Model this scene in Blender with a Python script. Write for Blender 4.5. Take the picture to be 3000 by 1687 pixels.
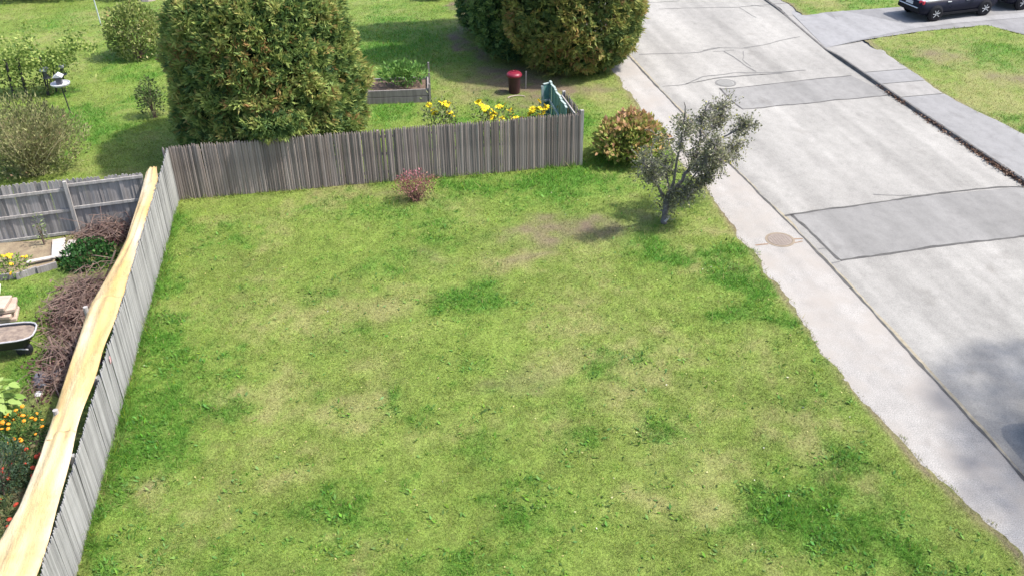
import bpy, bmesh, math
import numpy as np
from mathutils import Matrix, Vector

rng = np.random.default_rng(7)
scene = bpy.context.scene
COL = scene.collection
for o in list(bpy.data.objects):
    bpy.data.objects.remove(o)

# ------------------------------------------------------------------ camera, sky, sun, exposure
F_PX, PITCH, YAW, ROLL, HC = 2800.0, math.radians(32.508), math.radians(10.633), math.radians(-0.687), 14.0
R0 = np.array([math.cos(YAW), -math.sin(YAW), 0.0])
F0 = np.array([math.cos(PITCH) * math.sin(YAW), math.cos(PITCH) * math.cos(YAW), -math.sin(PITCH)])
U0 = np.array([math.sin(PITCH) * math.sin(YAW), math.sin(PITCH) * math.cos(YAW), math.cos(PITCH)])
RC = math.cos(ROLL) * R0 + math.sin(ROLL) * U0
UC = -math.sin(ROLL) * R0 + math.cos(ROLL) * U0
CAM = np.array([0.0, 0.0, HC])
cd = bpy.data.cameras.new('camera')
cam = bpy.data.objects.new('camera', cd)
COL.objects.link(cam)
m = Matrix.Identity(4)
for i in range(3):
    m[i][0], m[i][1], m[i][2], m[i][3] = RC[i], UC[i], -F0[i], CAM[i]
cam.matrix_world = m
cd.sensor_width = 36.0
cd.lens = F_PX * 36.0 / 3000.0
cd.clip_end = 3000.0
scene.camera = cam

SUN_EL, SUN_AZ = math.radians(57), math.radians(14)
sdir = Vector((math.cos(SUN_EL) * math.cos(SUN_AZ), -math.cos(SUN_EL) * math.sin(SUN_AZ), math.sin(SUN_EL)))
w = bpy.data.worlds.new("World")
scene.world = w
w.use_nodes = True
nt = w.node_tree
bg = nt.nodes['Background']
sky = nt.nodes.new('ShaderNodeTexSky')
sky.sky_type = 'NISHITA'
sky.sun_disc = False
sky.sun_elevation = SUN_EL
sky.sun_rotation = math.atan2(sdir.x, sdir.y)
sky.air_density = 1.0
sky.dust_density = 2.5
nt.links.new(sky.outputs[0], bg.inputs[0])
bg.inputs[1].default_value = 0.14
sl = bpy.data.lights.new('sun', 'SUN')
sl.energy = 2.9
sl.angle = math.radians(2.4)
sl.color = (1.0, 0.955, 0.89)
sun = bpy.data.objects.new('sun', sl)
COL.objects.link(sun)
sun.rotation_euler = sdir.to_track_quat('Z', 'Y').to_euler()
sun.location = (40, -10, 60)
vs = scene.view_settings
vs.view_transform = 'Standard'
vs.look = 'None'
vs.exposure = 1.27
vs.gamma = 1.0
vs.use_curve_mapping = False


# ------------------------------------------------------------------ measuring helpers
def ray(px, py):
    return F0 + RC * ((px - 1500.0) / F_PX) + UC * (-(py - 843.5) / F_PX)


def g(px, py, z=0.0):
    r = ray(px, py)
    return CAM + r * ((z - HC) / r[2])


def ptY(px, py, Y):
    r = ray(px, py)
    return CAM + r * (Y / r[1])


def ptX(px, py, X):
    r = ray(px, py)
    return CAM + r * (X / r[0])


def hash2(ix, iy, s):
    h = (ix.astype(np.int64) * 374761393 + iy.astype(np.int64) * 668265263 + s * 974634777) & 0xFFFFFFFF
    h = ((h ^ (h >> 13)) * 1274126177) & 0xFFFFFFFF
    return ((h ^ (h >> 16)) & 0xFFFF) / 65535.0


def noise2(x, y, s=0):
    ix, iy = np.floor(x), np.floor(y)
    fx, fy = x - ix, y - iy
    fx, fy = fx * fx * (3 - 2 * fx), fy * fy * (3 - 2 * fy)
    a, b = hash2(ix, iy, s), hash2(ix + 1, iy, s)
    c, d = hash2(ix, iy + 1, s), hash2(ix + 1, iy + 1, s)
    return (a * (1 - fx) + b * fx) * (1 - fy) + (c * (1 - fx) + d * fx) * fy


def noise3(p, s=0):
    return (noise2(p[:, 0] + p[:, 2] * 0.37, p[:, 1] - p[:, 2] * 0.61, s)
            + noise2(p[:, 1] + 7.3 + p[:, 0] * 0.29, p[:, 2] * 1.0, s + 5)
            + noise2(p[:, 2] + 3.1, p[:, 0] - p[:, 1] * 0.41 + 11.7, s + 9)) / 3.0


def unit(v):
    return v / np.maximum(np.linalg.norm(v, axis=-1, keepdims=True), 1e-9)


# ------------------------------------------------------------------ object helpers
def tag(o, label=None, cat=None, group=None, kind=None):
    if label: o['label'] = label
    if cat: o['category'] = cat
    if group: o['group'] = group
    if kind: o['kind'] = kind
    return o


def link(name, me, parent=None, mat=None):
    o = bpy.data.objects.new(name, me)
    COL.objects.link(o)
    if mat is not None and me is not None and not me.materials:
        me.materials.append(mat)
    if parent is not None:
        o.parent = parent
    return o


def empty(name, loc, label, cat, group=None):
    o = bpy.data.objects.new(name, None)
    o.empty_display_size = 0.2
    COL.objects.link(o)
    o.location = loc
    return tag(o, label, cat, group)


class MB:
    """collects geometry in world or local coordinates"""
    def __init__(self):
        self.v, self.f = [], []

    def add(self, vs_, fs):
        n = len(self.v)
        self.v += [tuple(map(float, p)) for p in vs_]
        self.f += [tuple(i + n for i in f) for f in fs]

    def box(self, c, s, rz=0.0, tilt=None):
        x, y, z = s[0] / 2, s[1] / 2, s[2] / 2
        pts = np.array([(-x, -y, -z), (x, -y, -z), (x, y, -z), (-x, y, -z), (-x, -y, z), (x, -y, z), (x, y, z), (-x, y, z)])
        if tilt is not None:
            pts = pts @ np.array(tilt.to_3x3()).T
        cr, sr = math.cos(rz), math.sin(rz)
        pts = np.stack([pts[:, 0] * cr - pts[:, 1] * sr, pts[:, 0] * sr + pts[:, 1] * cr, pts[:, 2]], 1) + np.array(c)
        self.add(pts, [(0, 3, 2, 1), (4, 5, 6, 7), (0, 1, 5, 4), (1, 2, 6, 5), (2, 3, 7, 6), (3, 0, 4, 7)])

    def beam(self, a, b, wd, ht):
        a, b = np.array(a, float), np.array(b, float)
        d = unit(b - a)
        up = np.array([0, 0, 1.0]) if abs(d[2]) < 0.95 else np.array([0, 1.0, 0])
        s = unit(np.cross(d, up)); u = np.cross(s, d)
        pts = []
        for p in (a, b):
            for (i, j) in ((-1, -1), (1, -1), (1, 1), (-1, 1)):
                pts.append(p + s * i * wd / 2 + u * j * ht / 2)
        self.add(pts, [(0, 1, 2, 3), (7, 6, 5, 4), (0, 4, 5, 1), (1, 5, 6, 2), (2, 6, 7, 3), (3, 7, 4, 0)])

    def tube(self, path, rad, sides=6, cap=True):
        path = np.array(path, float)
        n = len(path)
        rad = np.broadcast_to(np.array(rad, float), (n,))
        d = np.gradient(path, axis=0)
        d = unit(d)
        ref = np.array([0.31, 0.17, 0.93]) if abs(d[0][2]) < 0.8 else np.array([0.95, 0.2, 0.1])
        pts = []
        for i in range(n):
            s = unit(np.cross(d[i], ref)); u = np.cross(s, d[i])
            for k in range(sides):
                a = 2 * math.pi * k / sides
                pts.append(path[i] + (s * math.cos(a) + u * math.sin(a)) * rad[i])
        fs = []
        for i in range(n - 1):
            for k in range(sides):
                k2 = (k + 1) % sides
                fs.append((i * sides + k, i * sides + k2, (i + 1) * sides + k2, (i + 1) * sides + k))
        if cap:
            fs.append(tuple(range(sides))[::-1])
            fs.append(tuple((n - 1) * sides + k for k in range(sides)))
        self.add(pts, fs)

    def lathe(self, c, prof, sides=16, axis='z'):
        pts, fs = [], []
        n = len(prof)
        for (r, z) in prof:
            for k in range(sides):
                a = 2 * math.pi * k / sides
                p = (r * math.cos(a), r * math.sin(a), z)
                if axis == 'y': p = (p[0], p[2], p[1])
                if axis == 'x': p = (p[2], p[0], p[1])
                pts.append((p[0] + c[0], p[1] + c[1], p[2] + c[2]))
        for i in range(n - 1):
            for k in range(sides):
                k2 = (k + 1) % sides
                fs.append((i * sides + k, i * sides + k2, (i + 1) * sides + k2, (i + 1) * sides + k))
        fs.append(tuple(range(sides))[::-1]); fs.append(tuple((n - 1) * sides + k for k in range(sides)))
        self.add(pts, fs)

    def build(self, name, mat, parent=None, smooth=False, bevel=0.0):
        me = bpy.data.meshes.new(name)
        me.from_pydata(self.v, [], self.f)
        if smooth:
            me.shade_smooth()
        o = link(name, me, None, mat)
        if parent is not None:
            o.parent = parent
            # geometry was given in world coordinates
            me.transform(Matrix.Translation(-Vector(parent.location)))
        bm = bmesh.new(); bm.from_mesh(me)
        bmesh.ops.recalc_face_normals(bm, faces=bm.faces)
        if bevel:
            bmesh.ops.bevel(bm, geom=list(bm.edges), offset=bevel, segments=1, affect='EDGES', clamp_overlap=True)
        bm.to_mesh(me); bm.free()
        return o


def mesh_fast(name, V, Fc, nper, attrs=None, smooth=False):
    """V (n,3), Fc (m,nper) index array"""
    me = bpy.data.meshes.new(name)
    V = np.ascontiguousarray(V, dtype=np.float32)
    Fc = np.ascontiguousarray(Fc, dtype=np.int32)
    me.vertices.add(len(V)); me.vertices.foreach_set('co', V.ravel())
    me.loops.add(Fc.size); me.loops.foreach_set('vertex_index', Fc.ravel())
    me.polygons.add(len(Fc))
    me.polygons.foreach_set('loop_start', np.arange(len(Fc), dtype=np.int32) * nper)
    if smooth:
        me.polygons.foreach_set('use_smooth', np.ones(len(Fc), dtype=bool))
    me.update(calc_edges=True)
    for nm, (dom, typ, arr) in (attrs or {}).items():
        a = me.attributes.new(nm, typ, dom)
        if typ == 'FLOAT_COLOR':
            arr = np.concatenate([arr, np.ones((len(arr), 1))], 1)
            a.data.foreach_set('color', arr.astype(np.float32).ravel())
        else:
            a.data.foreach_set('value', arr.astype(np.float32).ravel())
    return me


# ------------------------------------------------------------------ materials
def new_mat(name):
    mt = bpy.data.materials.new(name)
    mt.use_nodes = True
    t = mt.node_tree
    return mt, t, t.nodes['Principled BSDF']


def N(t, typ, **kw):
    n = t.nodes.new(typ)
    for k, v in kw.items():
        setattr(n, k, v)
    return n


def ramp(t, fac, stops):
    r = N(t, 'ShaderNodeValToRGB')
    el = r.color_ramp.elements
    while len(el) < len(stops): el.new(0.5)
    for e, (p, c) in zip(el, stops):
        e.position = p; e.color = (*c, 1)
    t.links.new(fac, r.inputs[0])
    return r.outputs[0]


def mixc(t, a, b, fac, mode='MIX'):
    n = N(t, 'ShaderNodeMix', data_type='RGBA', blend_type=mode)
    for sock, val in ((n.inputs[0], fac), (n.inputs[6], a), (n.inputs[7], b)):
        if hasattr(val, 'is_linked') or isinstance(val, bpy.types.NodeSocket):
            t.links.new(val, sock)
        elif isinstance(val, (int, float)):
            sock.default_value = val
        else:
            sock.default_value = (*val, 1)
    return n.outputs[2]


def noise_node(t, scale, detail=4, vec_scale=None, rough=0.55, coord='Object'):
    tc = N(t, 'ShaderNodeTexCoord')
    out = tc.outputs[coord]
    if vec_scale is not None:
        mp = N(t, 'ShaderNodeMapping')
        mp.inputs['Scale'].default_value = vec_scale
        t.links.new(out, mp.inputs[0]); out = mp.outputs[0]
    n = N(t, 'ShaderNodeTexNoise')
    n.inputs['Scale'].default_value = scale
    n.inputs['Detail'].default_value = detail
    n.inputs['Roughness'].default_value = rough
    t.links.new(out, n.inputs['Vector'])
    return n.outputs[0]


def bump(t, bs, h, dist, strength=1.0):
    b = N(t, 'ShaderNodeBump')
    b.inputs['Distance'].default_value = dist
    b.inputs['Strength'].default_value = strength
    t.links.new(h, b.inputs['Height'])
    t.links.new(b.outputs[0], bs.inputs['Normal'])


def simple_mat(name, c1, c2=None, scale=6.0, rough=0.7, metal=0.0, bmp=0.0, spec=0.4, coat=0.0):
    mt, t, bs = new_mat(name)
    n = noise_node(t, scale, 5)
    c2 = c2 if c2 is not None else tuple(x * 0.75 for x in c1)
    t.links.new(ramp(t, n, [(0.3, c2), (0.7, c1)]), bs.inputs['Base Color'])
    bs.inputs['Roughness'].default_value = rough
    bs.inputs['Metallic'].default_value = metal
    bs.inputs['Specular IOR Level'].default_value = spec
    bs.inputs['Coat Weight'].default_value = coat
    if bmp: bump(t, bs, noise_node(t, scale * 6, 3), bmp)
    return mt


def wood_mat(name, dark, light, vary=0.35, warm=(0.2, 0.13, 0.09), warm_amt=0.2):
    """weathered boards: every board its own tone, grain along the board"""
    mt, t, bs = new_mat(name)
    oi = N(t, 'ShaderNodeObjectInfo')
    grain = noise_node(t, 1.0, 5, (70, 70, 2.2), 0.6)
    base = ramp(t, grain, [(0.28, dark), (0.72, light)])
    hv = N(t, 'ShaderNodeMapRange')
    hv.inputs['To Min'].default_value = 1 - vary; hv.inputs['To Max'].default_value = 1 + vary * 0.8
    t.links.new(oi.outputs['Random'], hv.inputs[0])
    v = N(t, 'ShaderNodeVectorMath', operation='SCALE')
    t.links.new(base, v.inputs[0]); t.links.new(hv.outputs[0], v.inputs['Scale'])
    # some boards warmer
    wr = N(t, 'ShaderNodeMath', operation='MULTIPLY'); wr.inputs[1].default_value = 7.31
    fr = N(t, 'ShaderNodeMath', operation='FRACT')
    t.links.new(oi.outputs['Random'], wr.inputs[0]); t.links.new(wr.outputs[0], fr.inputs[0])
    pw = N(t, 'ShaderNodeMath', operation='MULTIPLY'); pw.inputs[1].default_value = warm_amt
    t.links.new(fr.outputs[0], pw.inputs[0])
    st = noise_node(t, 1.0, 3, (9, 9, 1.1))
    col = mixc(t, v.outputs[0], warm, pw.outputs[0])
    sm = N(t, 'ShaderNodeMapRange'); sm.inputs[1].default_value = 0.35; sm.inputs[2].default_value = 0.75
    sm.inputs[3].default_value = 0.72; sm.inputs[4].default_value = 1.15
    t.links.new(st, sm.inputs[0])
    v2 = N(t, 'ShaderNodeVectorMath', operation='SCALE')
    t.links.new(col, v2.inputs[0]); t.links.new(sm.outputs[0], v2.inputs['Scale'])
    t.links.new(v2.outputs[0], bs.inputs['Base Color'])
    bs.inputs['Roughness'].default_value = 0.85
    bs.inputs['Specular IOR Level'].default_value = 0.2
    bump(t, bs, grain, 0.004)
    return mt


def leaf_mat(name, stops, transl=0.3, gloss=0.25):
    mt, t, bs = new_mat(name)
    at = N(t, 'ShaderNodeAttribute', attribute_name='tint')
    c = ramp(t, at.outputs['Fac'], stops)
    t.links.new(c, bs.inputs['Base Color'])
    bs.inputs['Roughness'].default_value = 0.6
    bs.inputs['Specular IOR Level'].default_value = gloss
    tr = N(t, 'ShaderNodeBsdfTranslucent')
    t.links.new(c, tr.inputs[0])
    mx = N(t, 'ShaderNodeMixShader'); mx.inputs[0].default_value = transl
    out = t.nodes['Material Output']
    t.links.new(bs.outputs[0], mx.inputs[1]); t.links.new(tr.outputs[0], mx.inputs[2])
    t.links.new(mx.outputs[0], out.inputs[0])
    return mt


def grass_mat(name, blade):
    mt, t, bs = new_mat(name)
    at = N(t, 'ShaderNodeAttribute', attribute_name='col')
    c = at.outputs['Color']
    bs.inputs['Roughness'].default_value = 0.75
    bs.inputs['Specular IOR Level'].default_value = 0.15
    if blade:
        t.links.new(c, bs.inputs['Base Color'])
        tr = N(t, 'ShaderNodeBsdfTranslucent')
        t.links.new(c, tr.inputs[0])
        mx = N(t, 'ShaderNodeMixShader'); mx.inputs[0].default_value = 0.4
        t.links.new(bs.outputs[0], mx.inputs[1]); t.links.new(tr.outputs[0], mx.inputs[2])
        t.links.new(mx.outputs[0], t.nodes['Material Output'].inputs[0])
    else:
        n = noise_node(t, 16, 5, None, 0.7)
        c2 = mixc(t, c, ramp(t, n, [(0.3, (0.45, 0.45, 0.45)), (0.7, (1.15, 1.15, 1.15))]), 1.0, 'MULTIPLY')
        t.links.new(c2, bs.inputs['Base Color'])
        bump(t, bs, noise_node(t, 40, 3), 0.03)
    return mt


def asphalt_mat(name, base, streak=0.1, speck=0.12, warm=None):
    mt, t, bs = new_mat(name)
    fine = noise_node(t, 38, 4, None, 0.75)
    big = noise_node(t, 0.35, 5, (1.0, 0.45, 1), 0.6)
    midn = noise_node(t, 3.2, 6, (1.0, 0.7, 1), 0.72)
    blot = noise_node(t, 0.9, 3, (1.0, 0.8, 1), 0.5)
    tracks = noise_node(t, 1.0, 2, (1.5, 0.03, 1), 0.4)
    b = np.array(base)
    c = ramp(t, fine, [(0.25, tuple(b * (1 - speck * 1.6))), (0.5, tuple(b)), (0.78, tuple(np.minimum(b * (1 + speck * 1.5), 0.9)))])
    c = mixc(t, c, ramp(t, big, [(0.35, (1 - streak * 1.3,) * 3), (0.65, (1.05,) * 3)]), 1.0, 'MULTIPLY')
    c = mixc(t, c, ramp(t, tracks, [(0.35, (1 - streak,) * 3), (0.62, (1.06,) * 3)]), 1.0, 'MULTIPLY')
    c = mixc(t, c, ramp(t, midn, [(0.3, (.86,) * 3), (0.5, (1.0,) * 3), (.72, (1.1,) * 3)]), 1.0, 'MULTIPLY')
    c = mixc(t, c, ramp(t, blot, [(0.24, (.78, .77, .76)), (0.36, (1.0,) * 3)]), 1.0, 'MULTIPLY')
    if warm is not None:
        wn = noise_node(t, 0.9, 4)
        wf = N(t, 'ShaderNodeMapRange'); wf.inputs[1].default_value = 0.4; wf.inputs[2].default_value = 0.75
        t.links.new(wn, wf.inputs[0])
        c = mixc(t, c, warm, wf.outputs[0])
    t.links.new(c, bs.inputs['Base Color'])
    bs.inputs['Roughness'].default_value = 0.9
    bs.inputs['Specular IOR Level'].default_value = 0.2
    bump(t, bs, fine, 0.004)
    return mt


M_lawn, M_blade = grass_mat('lawn_ground', False), grass_mat('grass_blade', True)
M_road = asphalt_mat('old_pale_asphalt', (0.278, 0.267, 0.246), 0.14, 0.24)
M_patch = asphalt_mat('road_patch_asphalt', (0.208, 0.202, 0.192), 0.10, 0.12)
M_walk = asphalt_mat('sidewalk_pale', (0.300, 0.284, 0.263), 0.10, 0.38, (0.285, 0.258, 0.228))
M_drive = asphalt_mat('driveway_asphalt', (0.19, 0.187, 0.187), 0.08, 0.12)
M_drive2 = asphalt_mat('driveway_light', (0.235, 0.232, 0.232), 0.06, 0.12)
M_slab_d = asphalt_mat('slab_grey', (0.215, 0.211, 0.207), 0.06, 0.12)
M_slab_l = asphalt_mat('slab_pale', (0.25, 0.24, 0.225), 0.06, 0.14)
M_crack = simple_mat('crack_dark', (0.095, 0.09, 0.085), (0.05, 0.048, 0.045), 5, 0.9)
M_faint = simple_mat('crack_faint', (0.15, 0.147, 0.14), (0.12, 0.115, 0.11), 5, 0.9)
M_kerb = simple_mat('kerb_concrete', (0.13, 0.125, 0.12), (0.07, 0.065, 0.06), 3, 0.95)
M_sand = simple_mat('sand_line', (0.31, 0.27, 0.20), (0.22, 0.19, 0.13), 7, 0.95)
M_dirt = simple_mat('soil', (0.16, 0.11, 0.075), (0.09, 0.06, 0.045), 2.5, 0.95, bmp=0.02)
M_drydirt = simple_mat('dry_soil', (0.27, 0.22, 0.14), (0.15, 0.11, 0.075), 2.5, 0.95, bmp=0.02)
M_fence = wood_mat('fence_back', (0.160, 0.132, 0.122), (0.330, 0.280, 0.254), 0.40)
M_fence_l = wood_mat('fence_left', (0.215, 0.212, 0.206), (0.385, 0.38, 0.37), 0.28, (0.3, 0.28, 0.26), 0.1)
M_fence_g = wood_mat('fence_grey', (0.21, 0.195, 0.19), (0.345, 0.325, 0.315), 0.28, (0.25, 0.22, 0.2), 0.15)
M_rail = wood_mat('fence_rail', (0.30, 0.285, 0.27), (0.45, 0.43, 0.41), 0.1)
M_bark = simple_mat('bark_grey', (0.2, 0.18, 0.175), (0.09, 0.08, 0.08), 14, 0.9, bmp=0.01)
M_cbark = simple_mat('bark_brown', (0.12, 0.075, 0.05), (0.06, 0.035, 0.025), 8, 0.9, bmp=0.02)
M_twig = simple_mat('dry_twigs', (0.25, 0.175, 0.14), (0.075, 0.045, 0.042), 3, 0.9)
M_litter = leaf_mat('dry_leaves', [(0.0, (0.06, 0.035, 0.025)), (0.5, (0.13, 0.075, 0.05)), (1.0, (0.25, 0.16, 0.11))], 0.1)

# ------------------------------------------------------------------ outlines on the ground
def curve_x(pts):
    P = np.array([g(*p)[:2] for p in pts])
    P = P[np.argsort(P[:, 1])]
    Y, X = P[:, 1], P[:, 0]
    s, c = np.polyfit(Y, X, 1)
    Y = np.concatenate([[-40], Y, [140]]); X = np.concatenate([[X[0] + s * (-40 - P[0, 1])], X, [X[-1] + s * (140 - P[-1, 1])]])
    return lambda y: np.interp(y, Y, X)


walk_in = curve_x([(1790, 195), (1860, 300), (2080, 570), (2300, 870), (2450, 1080), (2700, 1370), (2960, 1600)])
gutter = curve_x([(1862, 185), (2150, 490), (2420, 760), (2790, 1165), (2990, 1385)])
kerb_r = curve_x([(2280, 30), (2415, 145), (2700, 340), (3000, 540)])
walk_out = curve_x([(2225, -40), (2360, 52), (2535, 122), (2640, 200), (2770, 290), (3000, 405)])


def inpoly(x, y, poly):
    poly = np.array(poly); ins = np.zeros(x.shape, bool)
    j = len(poly) - 1
    for i in range(len(poly)):
        xi, yi, xj, yj = poly[i][0], poly[i][1], poly[j][0], poly[j][1]
        c = ((yi > y) != (yj > y)) & (x < (xj - xi) * (y - yi) / (yj - yi + 1e-12) + xi)
        ins ^= c; j = i
    return ins


drive_px = [(2340, 48), (2420, 40), (2640, 24), (2800, -20), (3300, -60), (3500, 60), (3300, 170), (3000, 106), (2890, 78), (2700, 96), (2530, 121), (2415, 142)]
drive_poly = [g(*p)[:2] for p in drive_px]
bed_px = [(-80, 730), (-80, 830), (60, 812), (165, 778), (165, 712)]
bed_poly = [g(*p)[:2] for p in bed_px]


# turf colour with some painted tree shadow: tired yellow-green, lush, straw-dry and bare patches
def ell(px, py, rx, ry, k):
    c = g(px, py); a = np.linalg.norm(g(px + rx, py) - c); b = np.linalg.norm(g(px, py - ry) - c)
    return (c[0], c[1], a, b, k)


DRY = [ell(*e) for e in [
    (945, 585, 110, 35, 1.0), (700, 660, 60, 25, .4), (1118, 880, 180, 60, .8), (760, 1160, 130, 60, .8), (1050, 1200, 130, 50, .75),
    (1750, 1050, 190, 60, .8), (1890, 1110, 130, 70, .75), (1665, 930, 130, 50, .7), (1550, 760, 110, 35, 1.0), (2085, 670, 60, 22, 1.2),
    (2010, 760, 60, 40, .5), (400, 1440, 60, 40, .9), (1930, 1470, 110, 60, .6), (850, 1385, 100, 40, .7), (1840, 1010, 150, 40, .5),
    (2330, 1240, 90, 60, .8), (2440, 1330, 60, 40, .8), (2600, 1420, 60, 60, .6), (2250, 1050, 60, 60, .5), (1025, 1630, 80, 40, .7),
    (900, 950, 200, 70, .5), (1300, 1280, 180, 50, .4), (700, 900, 80, 60, .5), (1640, 1240, 150, 40, .5), (1200, 560, 80, 20, .5),
    (2150, 800, 40, 40, .5), (490, 1640, 30, 30, .6), (2450, 1200, 60, 60, .5), (2100, 1330, 90, 60, .4),
    (1600, 690, 60, 25, .5), (1800, 300, 60, 60, .5), (1000, 540, 120, 20, .6), (1260, 320, 90, 90, .3),
    (2760, 165, 85, 30, 1.2), (2950, 240, 110, 28, 1.1), (2900, 310, 130, 60, .7), (2420, 15, 60, 15, .8), (2600, 130, 50, 12, .5),
    (260, 330, 100, 50, .3), (1260, 200, 60, 40, .35), (1290, 90, 60, 40, .35),
    (110, 105, 100, 30, .3), (1400, 280, 60, 40, .8)]]
LUSH = [ell(*e) for e in [
    (470, 900, 70, 200, .9), (400, 1150, 90, 200, .8), (300, 1500, 90, 200, .8), (650, 700, 90, 45, .5), (1150, 1160, 60, 35, 1.1),
    (1345, 885, 50, 16, .9), (2150, 830, 70, 70, 1.2), (1910, 735, 55, 30, 1.2), (1690, 520, 150, 45, 1.1), (1400, 545, 120, 30, .9),
    (1120, 610, 140, 35, .6), (1930, 1270, 70, 60, .8), (2430, 1330, 90, 90, .9), (2370, 1520, 170, 110, 1.0), (1280, 640, 150, 30, .5),
    (1540, 1450, 120, 50, .5), (720, 845, 40, 20, .6), (1340, 490, 60, 15, .6), (1720, 350, 40, 30, 1.0), (1750, 470, 60, 20, .7),
    (560, 640, 60, 30, .7), (1900, 700, 60, 30, .8), (2260, 940, 50, 40, .8), (1700, 610, 60, 15, .3), (600, 1620, 250, 60, .4),
    (420, 60, 100, 60, .8), (1180, 130, 130, 120, .9), (1100, 250, 120, 60, .8), (350, 390, 120, 40, .5), (430, 180, 80, 60, .7), (200, 60, 120, 40, .5), (480, 1250, 90, 300, .5), (900, 620, 120, 30, .6), (1250, 600, 200, 40, .6), (1540, 590, 150, 40, .5), (330, 170, 60, 40, .8), (235, 335, 60, 15, .8), (1120, 330, 80, 35, 1.0), (1150, 190, 80, 60, .7),
    (1120, 60, 60, 60, .8), (2890, 160, 90, 45, 1.0), (2560, 10, 90, 18, 1.2), (60, 870, 120, 50, 1.0), (230, 760, 40, 30, .9), (60, 1080, 100, 60, .8),
    (2600, 1580, 90, 90, .8), (1500, 1640, 150, 60, .4), (970, 1560, 200, 60, .4), (2240, 1450, 80, 70, .8)]]
BARE_AND_SHADOW = [ell(*e) for e in [(1500, 235, 110, 40, 1.2), (1620, 262, 90, 30, 1.2), (1370, 130, 25, 70, 1.0), (2750, 165, 60, 20, .6), (2960, 235, 70, 18, .6), (1640, 690, 150, 34, .75), (1780, 675, 130, 34, .8), (1560, 755, 70, 20, .5), (1560, 1120, 150, 45, .35), (1270, 760, 50, 15, .3), (400, 1440, 25, 18, .6), (1640, 1115, 60, 20, .3), (1440, 215, 60, 20, .9), (1530, 260, 90, 30, 1.0), (1720, 265, 55, 22, .9), (1345, 60, 22, 60, .9), (1560, 300, 60, 20, .7),  # patches left of the crab apple: worn ground doubling as its painted shadow
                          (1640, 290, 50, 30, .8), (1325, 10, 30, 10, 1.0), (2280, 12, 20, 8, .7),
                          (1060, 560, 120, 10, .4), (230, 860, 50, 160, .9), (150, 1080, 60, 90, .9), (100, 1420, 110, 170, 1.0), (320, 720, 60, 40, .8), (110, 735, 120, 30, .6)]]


def field(x, y, L):
    r = np.zeros(x.shape)
    jx = x + (noise2(x * 1.1, y * 1.1, 31) - .5) * 1.3 + (noise2(x * 3.7, y * 3.7, 33) - .5) * .5
    jy = y + (noise2(x * 1.1, y * 1.1, 32) - .5) * 1.3 + (noise2(x * 3.7, y * 3.7, 34) - .5) * .5
    for cx, cy, a, b, k in L:
        d = ((jx - cx) / a) ** 2 + ((jy - cy) / b) ** 2
        r = np.maximum(r, k * np.exp(-d * 1.1))
    return np.clip(r, 0, 1.2)


C_BASE, C_LUSH = np.array([0.174, 0.238, 0.046]), np.array([0.094, 0.236, 0.030])
C_DRY, C_BARE_AND_SHADOW, C_DEEP = np.array([0.300, 0.262, 0.118]), np.array([0.180, 0.138, 0.092]), np.array([0.05, 0.135, 0.022])


def lawn_fields(x, y):
    n1, n2, n3 = noise2(x * .33, y * .33, 1), noise2(x * .9, y * .9, 2), noise2(x * 2.6, y * 2.6, 3)
    n4 = noise2(x * 7, y * 7, 4)
    n5 = noise2(x * 4.3, y * 4.3, 7) * .6 + noise2(x * 9.7, y * 9.7, 10) * .4
    nn = .35 * n1 + .3 * n2 + .22 * n3 + .13 * n4
    dry, lush, bare = field(x, y, DRY), field(x, y, LUSH), field(x, y, BARE_AND_SHADOW)
    edge = np.clip(1 - np.abs(walk_in(y) - x) / .3, 0, 1) * (.45 + .5 * n2) + np.clip(1 - np.abs(walk_out(y) - x) / .4, 0, 1) * .6
    dry = np.clip(dry * (.55 + .9 * n3) + np.where(x > 18, .22, 0) + np.clip(nn - .515, 0, 1) * 2.6 + edge + .35 * np.clip(n5 - .55, 0, 1), 0, 1)
    lush = np.clip(lush * (.6 + .8 * n3) + np.clip(.46 - nn, 0, 1) * 3.2 + .9 * np.clip(.36 - n5, 0, 1), 0, 1)
    bare = np.clip(bare * (.5 + 1.0 * n3) + np.clip(1 - np.abs(walk_in(y) - x) / .16, 0, 1) * (.2 + 1.1 * n2) + np.clip(1 - np.abs(walk_out(y) - x) / .3, 0, 1) * (.3 + .8 * n2), 0, 1)
    brk = (n5 - .5) * 1.1 + (noise2(x * 17, y * 17, 12) - .5) * .5
    sm = lambda v, lo, hi: (lambda t: t * t * (3 - 2 * t))(np.clip((v - lo) / (hi - lo), 0, 1))
    dry = .6 * dry + .36 * sm(dry + brk * (.25 + dry), .15, .95)
    lush = .5 * lush + .4 * sm(lush - brk * (.25 + lush), .15, .9)
    return dry, lush, bare, n2


def lawn_col(x, y):
    dry, lush, bare, n2 = lawn_fields(x, y)
    a = lambda v: v[:, None]
    c = C_BASE[None] * a(.9 + .2 * n2) * a(.8 + .4 * noise2(x * 5.1, y * 5.1, 11))
    c = c * (1 - a(lush)) + C_LUSH[None] * a(lush)
    d = dry * (1 - .45 * lush)
    c = c * (1 - a(d) * .62) + C_DRY[None] * a(d) * .62
    c = c * (1 - a(bare)) + C_BARE_AND_SHADOW[None] * a(bare)
    return c, dry, lush, bare


def lawn_z(x, y):
    return (noise2(x * .8, y * .8, 21) - .5) * .03 + (noise2(x * 3, y * 3, 22) - .5) * .015


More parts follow.
